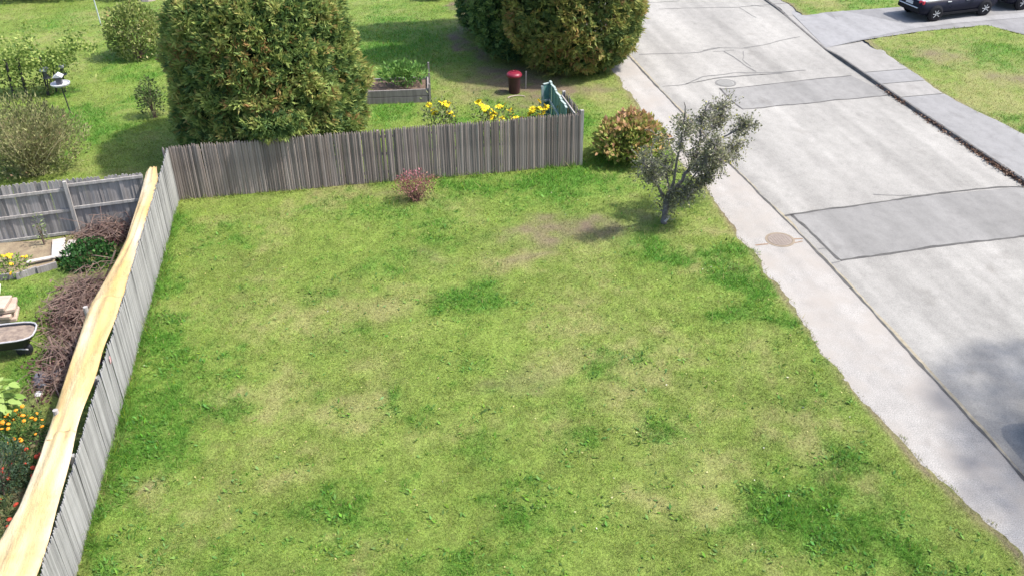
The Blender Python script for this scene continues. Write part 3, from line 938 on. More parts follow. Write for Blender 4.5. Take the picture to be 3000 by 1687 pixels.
def cedar(name_label, base, prof, rx, ry, H, mat, stems, n_clump, seed, group=None, tilt=(0, 0), spray=.2, tint0=.47):
    bx, by = base
    tree = empty('cedar_tree', (bx, by, 0), name_label, 'cedar tree', group)
    mb = MB()
    for (sx, sy, r) in stems:
        mb.tube([(bx + sx, by + sy, -.1), (bx + sx * 1.2, by + sy * 1.2, H * .4), (bx + sx * 1.0, by + sy, H * .93)], [r, r * .8, r * .25], 8)
    mb.build('trunk', M_cbark, tree, True)
    # surface samples
    zs = rng.uniform(.02, 1, n_clump) ** .95
    zs = np.concatenate([zs, 1 - rng.random(n_clump // 5) ** 2 * .25])
    n = len(zs)
    th = rng.uniform(0, 2 * np.pi, n)
    pr = np.interp(zs, [p[0] for p in prof], [p[1] for p in prof])
    dp = np.interp(zs + .01, [p[0] for p in prof], [p[1] for p in prof]) - pr
    q = np.stack([np.cos(th) * 2.4, np.sin(th) * 2.4, zs * H * .75], 1)
    lum = noise3(q * 1.1 + seed, seed) * .45 + noise3(q * 2.9 + seed, seed + 3) * .55
    r = pr * (1 + .55 * (lum - .5))
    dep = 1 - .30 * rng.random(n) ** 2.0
    P = np.stack([bx + tilt[0] * zs + np.cos(th) * r * rx * dep, by + tilt[1] * zs + np.sin(th) * r * ry * dep, zs * H + .1 + .25 * (lum - .5)], 1)
    nr = unit(np.stack([np.cos(th) / rx, np.sin(th) / ry, np.clip(-dp / .01 / H, -.4, 3)], 1))
    K = 11
    ax = unit(nr * .75 + np.array([0, 0, .55]) + rng.normal(0, .45, (n, 3)))
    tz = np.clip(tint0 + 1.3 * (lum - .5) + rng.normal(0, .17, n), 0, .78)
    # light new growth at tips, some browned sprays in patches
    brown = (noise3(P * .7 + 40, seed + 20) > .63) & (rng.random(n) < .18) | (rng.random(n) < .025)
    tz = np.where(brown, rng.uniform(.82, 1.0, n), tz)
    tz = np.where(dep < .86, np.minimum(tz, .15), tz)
    Pk = np.repeat(P, K, 0); axk = np.repeat(ax, K, 0)
    side = np.repeat(unit(np.cross(ax, rand_unit(n))), K, 0)
    fan = np.tile(np.linspace(-1.1, 1.1, K), n)
    A = unit(axk * np.cos(fan)[:, None] + side * np.sin(fan)[:, None] + rng.normal(0, .22, (n * K, 3)) - np.array([0, 0, .12]))
    L = spray * rng.uniform(.6, 1.25, n * K)
    T = unit(np.cross(A, np.repeat(rand_unit(n), K, 0)))
    V, Fc = leaf_quads(Pk + rng.normal(0, .03, Pk.shape), A, T, L, L * .24)
    tint = np.clip(np.repeat(tz, K) + rng.normal(0, .045, n * K), 0, 1)
    me = mesh_fast('crown', V - np.array(tree.location), Fc, 4, {'tint': ('FACE', 'FLOAT', tint)})
    link('crown', me, tree, mat)
    return tree

M_ced = leaf_mat('cedar_leaf', [(0, (.03, .07, .03)), (.3, (.085, .15, .052)), (.5, (.165, .245, .068)), (.75, (.33, .38, .11)), (.84, (.33, .26, .09)), (1, (.32, .17, .075))], .35, .2)
M_ced2 = leaf_mat('cedar_leaf_olive', [(0, (.045, .07, .025)), (.3, (.10, .16, .052)), (.5, (.175, .225, .064)), (.75, (.33, .33, .09)), (.84, (.34, .23, .085)), (1, (.34, .19, .10))], .35, .2)
M_ced3 = leaf_mat('cedar_leaf_deep', [(0, (.025, .065, .03)), (.3, (.075, .155, .055)), (.5, (.125, .22, .07)), (.75, (.23, .31, .09)), (.84, (.18, .24, .08)), (1, (.22, .2, .08))], .35, .2)

c1 = ptY(796, 330, 32.3)
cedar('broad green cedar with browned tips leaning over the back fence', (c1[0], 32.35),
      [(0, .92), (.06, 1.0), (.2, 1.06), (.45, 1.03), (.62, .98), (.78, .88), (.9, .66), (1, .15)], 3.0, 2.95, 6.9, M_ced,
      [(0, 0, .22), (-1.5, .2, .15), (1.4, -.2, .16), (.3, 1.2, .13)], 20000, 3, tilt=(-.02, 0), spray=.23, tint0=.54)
# bough hanging over the fence top
bt = bpy.data.objects['cedar_tree']
bo = ptY(808, 372, A_[1] + .02)
P, nr, dep, lum = crown_points(700, bo + np.array([-.1, .15, .05]), (.95, .5, .42), .5, .6, 77)
n = len(P); K = 9
ax = unit(nr + np.array([0, -.2, -.25]) + rng.normal(0, .45, P.shape))
Pk = np.repeat(P, K, 0); fan = np.tile(np.linspace(-1.1, 1.1, K), n)[:, None]
A = unit(np.repeat(ax, K, 0) * np.cos(fan) + np.repeat(unit(np.cross(ax, rand_unit(n))), K, 0) * np.sin(fan) + rng.normal(0, .2, (n * K, 3)))
leaf_mesh('bough', Pk, A, .2 * rng.uniform(.6, 1.2, n * K), .05, np.clip(np.repeat(.5 + 1.0 * (lum - .5) + rng.normal(0, .15, n), K), 0, .78), M_ced, bt)
# right-hand cedar row along the street
hg = 'cedars in the row along the street'
b1 = ptY(1690, 120, 38.2)
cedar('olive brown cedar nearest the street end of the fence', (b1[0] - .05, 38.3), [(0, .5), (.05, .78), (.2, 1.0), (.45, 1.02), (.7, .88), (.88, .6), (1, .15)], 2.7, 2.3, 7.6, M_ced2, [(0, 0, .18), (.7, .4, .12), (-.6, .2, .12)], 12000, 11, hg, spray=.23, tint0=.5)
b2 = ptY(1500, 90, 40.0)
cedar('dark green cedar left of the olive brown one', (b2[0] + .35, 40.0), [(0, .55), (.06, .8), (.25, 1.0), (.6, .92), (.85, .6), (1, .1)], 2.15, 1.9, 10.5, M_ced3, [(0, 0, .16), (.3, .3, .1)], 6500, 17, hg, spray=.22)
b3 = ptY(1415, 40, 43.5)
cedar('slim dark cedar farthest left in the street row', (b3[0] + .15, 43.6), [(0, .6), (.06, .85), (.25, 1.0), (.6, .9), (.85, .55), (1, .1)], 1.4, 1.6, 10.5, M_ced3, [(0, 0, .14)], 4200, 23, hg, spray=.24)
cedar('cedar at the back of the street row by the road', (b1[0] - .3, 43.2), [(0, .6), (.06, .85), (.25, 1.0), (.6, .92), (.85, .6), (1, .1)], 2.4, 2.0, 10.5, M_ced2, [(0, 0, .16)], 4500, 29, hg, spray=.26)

def shrub(name, label, cat, base, ctr, rad, stops, n, L, W, seed, group=None, twigs=40, twig_r=.012, up=.4, lump=.25, shell=.55, twig_mat=None, bottom=-.75, tintf=None):
    bx, by = base
    s = empty(name, (bx, by, 0), label, cat, group)
    mb = MB()
    for i in range(twigs):
        d = rand_unit(1)[0]; d[2] = abs(d[2])
        e = np.array(ctr) + d * np.array(rad) * rng.uniform(.6, .98)
        st = np.array([bx + rng.normal(0, rad[0] * .1), by + rng.normal(0, rad[1] * .1), -.03])
        md = (st + e) / 2 + np.array([*(rng.normal(0, .12, 2) * rad[0]), rng.uniform(0, .2) * rad[2]])
        mb.tube([st, md, e], [twig_r, twig_r * .7, twig_r * .3], 4, False)
    mb.build('stems', twig_mat or M_twig, s)
    P, nr, dep, lum = crown_points(n, ctr, rad, shell, lump, seed, bottom)
    P[:, 2] = np.maximum(P[:, 2], .03)
    A = unit(nr * .8 + np.array([0, 0, up]) + rng.normal(0, .6, P.shape))
    tint = np.clip(.45 + (lum - .5) * 1.1 + rng.normal(0, .2, len(P)), 0, 1)
    if tintf is not None: tint = np.clip(tintf(P, tint), 0, 1)
    leaf_mesh('foliage', P, A, L * rng.uniform(.6, 1.3, len(P)), W * rng.uniform(.7, 1.2, len(P)), tint, leaf_mat(name + '_leaf', stops, .3), s)
    return s

# hydrangea by the sidewalk
hb_ = g(1845, 470)
shrub('hydrangea_bush', 'rounded hydrangea bush turning rusty red between fence end and sidewalk', 'bush', (hb_[0], hb_[1]), (hb_[0], hb_[1] + .15, .78), (1.05, .95, .80),
      [(0, (.11, .18, .04)), (.4, (.27, .32, .07)), (.55, (.40, .27, .11)), (.8, (.46, .25, .15)), (1, (.56, .40, .26))], 3600, .19, .125, 5, twigs=60, lump=.65,
      tintf=lambda P, t: t * .8 + (P[:, 2] - .8) * .42 - .03)
# red shrub in front of the back fence
rb = g(1222, 588)
rs = shrub('barberry_bush', 'small wispy purple red bush in front of the back fence', 'bush', (rb[0], rb[1]), (rb[0] - .05, rb[1] + .05, .52), (.72, .5, .55),
      [(0, (.10, .15, .04)), (.35, (.30, .20, .11)), (.6, (.30, .11, .11)), (1, (.42, .17, .20))], 700, .085, .045, 9, twigs=90, twig_r=.009, lump=.35, shell=.8,
      twig_mat=simple_mat('red_twigs', (.24, .12, .10), (.14, .075, .06), 4, .9), tintf=lambda P, t: t + (P[:, 2] - .5) * .9)

# crab apple at the street edge
TB = g(1945, 655)
tree = empty('crab_apple_tree', (TB[0], TB[1], 0), 'small sparse crab apple tree with grey forked trunk at the lawn edge', 'tree')
br = [([(1945, 657), (1948, 625), (1955, 595), (1962, 570)], [0, 0, .02, .05], .105, .07),
      ([(1958, 588), (1985, 545), (2012, 505), (2036, 462), (2050, 420), (2054, 375), (2066, 330), (2078, 295)], [0, .1, .2, .2, .25, .3, .3, .35], .07, .012),
      ([(2036, 465), (2075, 440), (2115, 405), (2160, 380), (2190, 372)], [.2, .1, -.1, -.2, -.3], .04, .009),
      ([(1985, 552), (2020, 546), (2060, 541), (2074, 515), (2100, 470), (2140, 440)], [.1, -.1, -.3, -.45, -.6, -.6], .04, .009),
      ([(2012, 545), (2042, 505), (2070, 462), (2100, 420)], [0, -.3, -.6, -.8], .028, .008),
      ([(1952, 600), (1930, 545), (1912, 490), (1906, 440), (1926, 400)], [0, .2, .5, .8, .9], .045, .009),
      ([(1956, 585), (1975, 525), (1986, 455), (2000, 395), (2008, 325), (2004, 300)], [0, -.2, -.5, -.8, -.9, -1.0], .05, .009),
      ([(1955, 612), (1985, 585), (2012, 565), (2030, 558)], [0, -.2, -.4, -.5], .03, .008),
      ([(1946, 575), (1920, 535), (1900, 505), (1885, 470)], [0, -.3, -.6, -.8], .035, .008),
      ([(1962, 570), (1955, 520), (1945, 460), (1960, 410)], [.1, .5, .9, 1.1], .035, .008),
      ([(2050, 420), (2085, 380), (2110, 340), (2120, 310)], [.25, .5, .8, .9], .026, .008),
      ([(2036, 480), (2090, 470), (2140, 455), (2165, 420)], [.2, .6, .9, 1.0], .028, .008)]
mb = MB(); tips = []
for pts, off, r0, r1 in br:
    P = np.array([ptY(p[0], p[1], TB[1] + o_) for p, o_ in zip(pts, off)])
    P[0][2] = max(P[0][2], -.05)
    # smooth resample with small kinks
    s = np.linspace(0, len(P) - 1, len(P) * 3)
    Q = np.stack([np.interp(s, np.arange(len(P)), P[:, k]) for k in range(3)], 1)
    Q[1:-1] += rng.normal(0, .018, Q[1:-1].shape)
    mb.tube(Q, np.linspace(r0, r1, len(Q)), 8)
    tips += [q for q in Q[len(Q) // 3:]]
mb.build('trunk', M_bark, tree, True)
tips = np.array(tips)
mb = MB(); leafP, leafA = [], []
for i in range(1500):
    p = tips[int(rng.integers(len(tips)))] + rng.normal(0, .05, 3)
    if p[2] < .8 and rng.random() < .5: continue
    if noise3(p[None] * 1.5, 3)[0] < .41: continue
    d = unit(rng.normal(0, 1, 3) + np.array([.1, 0, .55])); L = rng.uniform(.15, .5)
    q1 = p + d * L * .5 + rng.normal(0, .04, 3); q2 = p + d * L + rng.normal(0, .07, 3)
    mb.tube([p, q1, q2], [.008, .006, .004], 4, False)
    for _ in range(int(rng.integers(4, 17))):
        f = rng.uniform(.25, 1.05); leafP.append(p + (q2 - p) * f + rng.normal(0, .045, 3)); leafA.append(unit(d + rng.normal(0, .9, 3)))
mb.build('twigs', simple_mat('grey_twigs', (.24, .215, .21), (.14, .125, .125), 8, .9), tree)['kind'] = 'stuff'
leafP = np.array(leafP); leafA = np.array(leafA)
leaf_mesh('leaves', leafP, leafA, rng.uniform(.055, .105, len(leafP)), .05, np.clip(.4 + rng.normal(0, .28, len(leafP)), 0, 1),
          leaf_mat('crab_leaf', [(0, (.07, .075, .045)), (.5, (.255, .26, .15)), (.85, (.40, .39, .27)), (1, (.40, .38, .08))], .35), tree)
mb = MB(); mb.tube([(TB[0] - .02, TB[1] - .1, .12), (TB[0] + .06, TB[1] - .11, .2), (TB[0] + .1, TB[1] - .08, .26)], .035, 6)
mb.build('cut_branch_scar', simple_mat('bare_wood', (.42, .4, .38), None, 6, .8), tree)

# ------------------------------------------------------------------ neighbour's yard
# timber bed behind the back fence with greens
M_tim = wood_mat('grey_timber', (.19, .175, .175), (.31, .29, .285), .15)
f1, f2 = g(1060, 309), g(1256, 301)
dv = unit((f2 - f1)[:2]); nv = np.array([-dv[1], dv[0]]); DB = 1.35
rbed = empty('raised_bed', (f1[0], f1[1], 0), 'grey timber raised bed of greens behind the fence near the broad cedar', 'raised bed')
for kz in (.14, .43):
    for (pa, pb) in ((f1[:2], f2[:2]), (f1[:2] + nv * DB, f2[:2] + nv * DB)):
        mb = MB(); mb.beam((*pa, kz), (*(pb + dv * rng.uniform(-.05, .02)), kz), .06, .27); mb.build('board', M_tim, rbed, bevel=.008)
    mb = MB(); mb.beam((*f2[:2], kz), (*(f2[:2] + nv * DB), kz), .06, .27); mb.build('board', M_tim, rbed, bevel=.008)
mb = MB(); q = f2[:2] + dv * .06
mb.beam((*q, 0), (*q, .75), .08, .08); mb.build('post', M_tim, rbed)
mb = MB(); q2 = f2[:2] + nv * DB + dv * .06; mb.beam((*q2, 0), (*q2, 1.15), .07, .07); mb.build('post', M_tim, rbed)
poly_sheet('soil', [(*(f1[:2] + nv * .05), .46), (*(f2[:2] + nv * .05), .46), (*(f2[:2] + nv * (DB - .05)), .46), (*(f1[:2] + nv * (DB - .05)), .46)], .46, M_dirt, rbed)
gc = f2[:2] - dv * .95 + nv * .7
shrub('vegetable_plant', 'leafy green vegetable plants growing in the timber raised bed', 'vegetables', (gc[0], gc[1]), (gc[0], gc[1], .95), (.9, .5, .48),
      [(0, (.05, .12, .025)), (.5, (.12, .25, .05)), (1, (.22, .34, .09))], 900, .16, .075, 15, twigs=30, shell=.85, lump=.4, twig_mat=simple_mat('green_stem', (.12, .18, .05), None, 4, .7))
# red lidded bin
bb = g(1507, 274)
tb = empty('trash_bin', (bb[0], bb[1], 0), 'dark red plastic bin with bright red lid beside the cedar row', 'bin')
M_bin = simple_mat('bin_maroon', (.055, .018, .026), None, 5, .5); M_lid = simple_mat('lid_red', (.20, .014, .032), None, 5, .4)
mb = MB(); mb.lathe((bb[0], bb[1], 0), [(.20, 0), (.22, .05), (.255, .70), (.265, .72)], 18); mb.build('body', M_bin, tb, True)
mb = MB(); mb.lathe((bb[0], bb[1], 0), [(.30, .72), (.315, .75), (.31, .80), (.25, .86), (.10, .89), (.02, .9)], 20); ld = mb.build('lid', M_lid, tb, True)
mb = MB(); mb.tube([(bb[0] - .08, bb[1], .89), (bb[0] - .05, bb[1], .95), (bb[0] + .05, bb[1], .95), (bb[0] + .08, bb[1], .89)], .015, 6); mb.build('handle', M_lid, ld if False else tb)
st = g(1540, 262)
mb = MB(); mb.beam((st[0], st[1], -.02), (st[0] + .02, st[1], .75), .05, .05); o = mb.build('garden_stake', M_tim); tag(o, 'thin grey stake standing right of the red lidded bin', 'stake')
hp = g(1512, 287)
mb = MB(); tt = np.linspace(.2, 3.0, 12)
mb.tube([(hp[0] - .35 * math.cos(a), hp[1] + .12 * math.sin(a) - .1, .03 + .05 * math.sin(a)) for a in tt], .022, 6); o = mb.build('hose_loop', simple_mat('hose', (.4, .32, .27), None, 5, .6)); tag(o, 'loop of pale hose lying on bare soil before the red bin', 'hose')

# yellow flowers behind the back fence
M_pet = simple_mat('petal_yellow', (.80, .66, .012), (.74, .54, .008), 10, .6); M_eye = simple_mat('flower_centre', (.42, .25, .02), None, 8, .8)
M_stem = simple_mat('flower_stem', (.10, .15, .04), None, 5, .7)
def flower_mesh():
    mb = MB()
    for k in range(9):
        a = 2 * math.pi * k / 9; c_, s_ = math.cos(a), math.sin(a)
        mb.add([(c_ * .02 - s_ * .012, s_ * .02 + c_ * .012, 0), (c_ * .02 + s_ * .012, s_ * .02 - c_ * .012, 0), (c_ * .075 + s_ * .022, s_ * .075 - c_ * .022, .012), (c_ * .105, s_ * .105, -.008), (c_ * .075 - s_ * .022, s_ * .075 + c_ * .022, .012)], [(0, 1, 2, 3, 4)])
    me = bpy.data.meshes.new('flower_head'); me.from_pydata(mb.v, [], mb.f); me.materials.append(M_pet)
    mb = MB(); mb.lathe((0, 0, 0), [(.03, .0), (.026, .018), (.01, .026)], 8)
    m2 = bpy.data.meshes.new('centre'); m2.from_pydata(mb.v, [], mb.f); m2.materials.append(M_eye)
    return me, m2
FM, FE = flower_mesh()
def flower_clump(label, heads, Y, leaves_n, group):
    pts = [ptY(a, b, Y + rng.uniform(-.18, .3)) for a, b in heads]
    c = np.mean(pts, 0)
    fl = empty('yellow_flowers', (c[0], Y + .1, 0), label, 'flowers', group)
    mb = MB()
    for p in pts:
        st = np.array([c[0] + (p[0] - c[0]) * .6, Y + .1 + rng.normal(0, .1), -.02]); mb.tube([st, (st + p) / 2 + np.array([0, .04, .1]), p], [.012, .009, .007], 4, False)
    mb.build('stems', M_stem, fl)
    for p in pts:
        for q in range(2):
            pp = p + (rng.normal(0, .07, 3) if q else 0)
            h = bpy.data.objects.new('flower_head', FM); COL.objects.link(h); h.parent = fl
            h.location = Vector(pp) - fl.location
            h.rotation_euler = (rng.uniform(.1, 1.0), rng.normal(0, .4), rng.uniform(0, 6)); sc = rng.uniform(.9, 1.4); h.scale = (sc, sc, sc)
            e = bpy.data.objects.new('centre', FE); COL.objects.link(e); e.parent = h
    n = leaves_n
    P = np.array([pts[int(rng.integers(len(pts)))] for _ in range(n)]) + rng.normal(0, .16, (n, 3)); P[:, 2] -= np.abs(rng.normal(.35, .35, n)); P[:, 2] = np.maximum(P[:, 2], .05)
    leaf_mesh('foliage', P, unit(rng.normal(0, 1, (n, 3)) + np.array([0, 0, .2])), rng.uniform(.08, .17, n), .06, rng.random(n),
              leaf_mat('flower_leaf', [(0, (.06, .09, .03)), (.6, (.15, .18, .07)), (1, (.26, .26, .13))], .3), fl)
fg = 'yellow daisy clumps behind the back fence'
flower_clump('yellow daisy clump at the left, below the timber raised bed', [(1257, 308), (1268, 322), (1290, 300), (1303, 308), (1312, 312), (1318, 330)], A_[1] + .65, 420, fg)
flower_clump('widest yellow daisy clump, in the middle of the three behind the fence', [(1402, 298), (1425, 315), (1432, 332), (1408, 305), (1460, 312), (1478, 308), (1440, 345), (1470, 348), (1500, 340), (1512, 350), (1420, 328), (1490, 325), (1530, 345), (1445, 325)], A_[1] + .6, 520, fg)
flower_clump('yellow daisy clump next to the teal fence section', [(1580, 296), (1575, 320), (1592, 330), (1578, 338), (1600, 312), (1560, 322), (1585, 345), (1553, 335)], A_[1] + .6, 240, fg)

# bushes in the left yard
bA = g(75, 560)
shrub('large_bush', 'large grey green bush with upright stems behind the grey board fence', 'bush', (bA[0], bA[1] + 1.3), (bA[0], bA[1] + 1.5, 1.25), (1.85, 1.2, 1.35),
      [(0, (.08, .085, .04)), (.35, (.18, .195, .075)), (.65, (.29, .30, .125)), (.9, (.37, .36, .18)), (1, (.30, .19, .12))], 8000, .13, .05, 31, twigs=260, twig_r=.016, up=1.1, lump=.6, shell=.6, bottom=-.9, twig_mat=simple_mat('pale_stems', (.42, .38, .2), (.26, .23, .12), 4, .9), tintf=lambda P, t: t + .08 - (P[:, 2] > 2.0) * .2)
bB = g(405, 178)
shrub('leafy_bush', 'variegated yellow green bush left of the broad cedar', 'bush', (bB[0], bB[1] + .3), (bB[0], bB[1] + .5, 1.1), (1.22, 1.0, 1.3),
      [(0, (.06, .10, .03)), (.35, (.16, .22, .05)), (.65, (.32, .35, .11)), (.88, (.45, .44, .2)), (1, (.28, .18, .08))], 3600, .17, .09, 33, twigs=40, lump=.5)
bC = g(450, 352)
shrub('leafy_bush', 'little thin bush at the left foot of the broad cedar', 'bush', (bC[0], bC[1] + .2), (bC[0], bC[1] + .3, .75), (.5, .45, .85),
      [(0, (.04, .07, .025)), (.5, (.11, .15, .05)), (1, (.22, .24, .11))], 800, .12, .06, 35, twigs=20, lump=.35, shell=.8)
bC = g(425, 20)
for (a, b_, rr, lab) in ((60, 17, 1.5, 'dark hedge bush in the top left corner of the far yard'), (185, 13, 1.6, 'bright leafed hedge bush at the far end of the yard'), (375, 11, 1.0, 'low bush beside the pale rock at the far end of the yard'), (1290, 9, .8, 'dark low bush at the top edge left of the cedar row')):
    q = g(a, b_)
    shrub('hedge_bush', lab, 'bush', (q[0], q[1] + 1.2), (q[0], q[1] + 1.25, .9), (rr * 1.25, 1.1, 1.0), [(0, (.025, .05, .015)), (.5, (.08, .13, .03)), (1, (.18, .24, .06))], 1700, .2, .11, 37 + int(a), twigs=16)
q = g(415, 5); mb = MB(); mb.lathe((q[0] + .3, q[1] + .2, 0), [(.5, -.05), (.48, .15), (.3, .3), (.08, .36)], 9); o = mb.build('rock', simple_mat('pale_rock', (.42, .36, .33), None, 3, .9, bmp=.03)); tag(o, 'pale pinkish rock at the far end of the left yard', 'rock')
# pole
q = g(297, 78); top = ptY(268, -24, q[1])
mb = MB(); mb.tube([(q[0], q[1], -.05), tuple(top)], .03, 8); o = mb.build('clothes_pole', simple_mat('pale_pole', (.5, .55, .55), None, 4, .5)); tag(o, 'thin pale metal pole standing on the far left lawn', 'pole')

# grape arbor
M_dark = simple_mat('dark_post', (.035, .032, .038), None, 6, .7)
ab = g(90, 290)
arb = empty('grape_arbor', (ab[0], ab[1], 0), 'grape arbor of dark posts under bright trailing vines in the left yard', 'arbor')
tops_ = []
for (x0, y0, x1, y1, r) in ((43, 292, 15, 175, .05), (80, 286, 50, 172, .05), (-40, 300, -70, 190, .05), (140, 283, 118, 170, .035), (165, 272, 150, 165, .035)):
    a = g(x0, y0); b_ = ptY(x1, y1, a[1] + .15); tops_.append(b_)
    mb = MB(); mb.tube([(a[0], a[1], -.05), tuple(b_)], r, 8); mb.build('post', M_dark, arb)
tops_ = np.array(sorted(tops_, key=lambda p: p[0]))
mb = MB(); mb.tube(tops_, .02, 5, False); mb.build('wire', M_dark, arb)
n = 4200
px, py = rng.uniform(-60, 285, n), rng.normal(170, 32, n)
P = np.array([ptY(a, b_ + 14 * math.sin(a * .05) - (12 if a > 150 else 0), ab[1] + rng.uniform(-.3, 1.2)) for a, b_ in zip(px, py)])
kp = noise3(P * 1.4, 51) > .40 + .12 * (px > 200); P = P[kp]; P = P[P[:, 2] > .1]; n = len(P)
leaf_mesh('vine', P, unit(rng.normal(0, 1, (n, 3)) + np.array([.3, -.2, -.2])), rng.uniform(.09, .2, n), .09, rng.random(n),
          leaf_mat('vine_leaf', [(0, (.08, .15, .03)), (.5, (.22, .31, .06)), (1, (.38, .43, .13))], .35), arb)
n = 500
px, py = rng.uniform(-60, 190, n), rng.uniform(225, 285, n)
P = np.array([ptY(a, b_, ab[1] + rng.uniform(0, .5)) for a, b_ in zip(px, py)]); P = P[P[:, 2] > .02]; n = len(P)
leaf_mesh('undergrowth', P, unit(rng.normal(0, 1, (n, 3)) + np.array([0, 0, .4])), rng.uniform(.09, .2, n), .07, rng.random(n),
          leaf_mat('under_leaf', [(0, (.07, .09, .03)), (.5, (.16, .19, .05)), (1, (.28, .28, .1))], .35), arb)
# bird feeders
M_cap = simple_mat('feeder_cap', (.5, .5, .52), None, 5, .4); M_tube = simple_mat('feeder_tube', (.09, .09, .11), None, 5, .4)
def feeder(label, base, headpx):
    a = g(*base); h = ptY(headpx[0], headpx[1], a[1])
    f = empty('bird_feeder', (a[0], a[1], 0), label, 'bird feeder', 'tube bird feeders on poles')
    mb = MB(); mb.tube([(a[0], a[1], -.03), (h[0], h[1], h[2] - .3)], .025, 8); mb.build('pole', M_dark, f)
    mb = MB(); mb.lathe((h[0], h[1], h[2] - .34), [(.16, 0), (.16, .02), (.09, .03), (.09, .34)], 12); mb.build('seed_tube', M_tube, f)
    mb = MB(); mb.lathe((h[0], h[1], h[2]), [(.22, -.02), (.2, .02), (.09, .1), (.02, .13)], 14); mb.build('cap', M_cap, f, True)
feeder('bird feeder with pale cap between the dark arbor posts', (143, 284), (131, 205))
feeder('bird feeder with pale cap above the tray feeder', (192, 272), (178, 196))
a = g(207, 333); h = ptY(178, 250, a[1])
tf = empty('tray_feeder', (a[0], a[1], 0), 'pale tray bird feeder on a thin leaning black pole', 'bird feeder')
mb = MB(); mb.tube([(a[0], a[1], -.03), tuple(h)], .022, 8); mb.build('pole', M_dark, tf)
mb = MB(); mb.lathe((h[0], h[1], h[2]), [(.1, -.03), (.34, .02), (.36, .08), (.33, .08), (.3, .045)], 14); mb.build('tray', M_cap, tf)
mb = MB(); mb.box((h[0] - .02, h[1], h[2] + .2), (.2, .2, .28)); mb.build('seed_box', M_tube, tf)
mb = MB(); mb.add([(h[0] - .2, h[1] - .18, h[2] + .34), (h[0] + .16, h[1] - .18, h[2] + .34), (h[0] + .16, h[1] + .18, h[2] + .34), (h[0] - .2, h[1] + .18, h[2] + .34), (h[0] - .02, h[1] - .18, h[2] + .46), (h[0] - .02, h[1] + .18, h[2] + .46)], [(0, 1, 4), (3, 5, 2), (0, 4, 5, 3), (1, 2, 5, 4), (0, 3, 2, 1)]); mb.build('roof', M_cap, tf)

# ------------------------------------------------------------------ garden left of the fence
gb = empty('garden_bed', (*g(20, 800)[:2], 0), 'low timber edged bed of dry soil along the grey board fence', 'garden bed')
poly_sheet('soil', [(*p, .13) for p in bed_poly], .13, M_drydirt, gb)
M_old = wood_mat('old_plank', (.20, .19, .19), (.32, .31, .31), .15)
M_pale = wood_mat('pale_plank', (.42, .38, .34), (.60, .56, .52), .15)
for a_, b_ in (((-90, 838), (48, 818)), ((50, 822), (112, 800)), ((112, 803), (170, 786))):
    p, q = g(*a_), g(*b_); mb = MB(); mb.beam((p[0], p[1], .1), (q[0], q[1], .1), .05, .24); mb.build('edge_board', M_old, gb, bevel=.006)
def plank(label, a_, b_, wd, z0=.16, z1=.16):
    p, q = g(*a_), g(*b_); mb = MB(); mb.beam((p[0], p[1], z0), (q[0], q[1], z1), wd, .035); o = mb.build('plank', M_pale, bevel=.005); tag(o, label, 'plank', 'loose pale planks about the garden bed'); return o
plank('wide pale plank lying across the right end of the garden bed', (175, 770), (178, 718), .36, .17, .2)
plank('narrow white plank angled beside the wide plank', (196, 768), (218, 722), .22, .17, .22)
plank('long pale strip of wood on the front edge of the garden bed', (85, 790), (165, 774), .13, .25, .25)
def marigold(label, px, py, rad, hgt, cols, nf, nl, fs, group=None, seed=0, leafstops=None):
    q = g(px, py)
    s = empty('marigold_plant', (q[0], q[1], 0), label, 'flowering plant', group)
    P, nr, dep, lum = crown_points(nl, (q[0], q[1], hgt * .55), (rad, rad, hgt * .55), .7, .3, seed, -.8); P[:, 2] = np.maximum(P[:, 2], .04)
    leaf_mesh('foliage', P, unit(nr + rng.normal(0, .6, P.shape)), rng.uniform(.06, .13, len(P)), .035, rng.random(len(P)), leaf_mat('marigold_leaf', leafstops or [(0, (.025, .06, .015)), (.5, (.06, .13, .03)), (1, (.12, .21, .05))], .3), s)
    P, nr, dep, lum = crown_points(nf, (q[0], q[1], hgt * .62), (rad, rad, hgt * .6), .1, .3, seed + 1, -.1)
    me = bpy.data.meshes.new('flower_head'); mb = MB(); mb.lathe((0, 0, 0), [(.012, -.01), (.045, .0), (.05, .015), (.03, .035), (.01, .04)], 7); me.from_pydata(mb.v, [], mb.f); me.materials.append(cols)
    for p in P:
        h = bpy.data.objects.new('flower_head', me); COL.objects.link(h); h.parent = s; h.location = Vector(p) - s.location
        h.rotation_euler = (rng.normal(0, .4), rng.normal(0, .4), rng.uniform(0, 6)); k = fs * rng.uniform(.7, 1.2); h.scale = (k, k, k)
M_or = simple_mat('petal_orange', (.72, .30, .012), (.6, .2, .008), 8, .6); M_rd = simple_mat('petal_red', (.42, .055, .02), (.3, .03, .012), 8, .6); M_yl = simple_mat('petal_gold', (.74, .46, .02), (.7, .34, .01), 8, .6)
marigold('golden marigold on the corner of the dry garden bed', 38, 800, .55, .42, M_yl, 18, 500, 1.5, None, 61, [(0, (.06, .13, .02)), (.5, (.13, .24, .03)), (1, (.24, .33, .05))])
marigold('tall orange marigolds right of the pale leaved plant', 82, 1300, .48, .7, M_or, 34, 900, 1.0, None, 63)
marigold('dark red marigolds close to the sheeting', 85, 1395, .45, .45, M_rd, 20, 700, 1.05, None, 65, [(0, (.03, .05, .015)), (.5, (.06, .10, .03)), (1, (.11, .15, .05))])
marigold('scarlet marigolds in the bottom corner of the garden', 22, 1560, .55, .5, M_rd, 20, 700, 1.2, None, 67, [(0, (.03, .05, .015)), (.5, (.06, .09, .03)), (1, (.11, .13, .05))])
q = g(10, 1440)
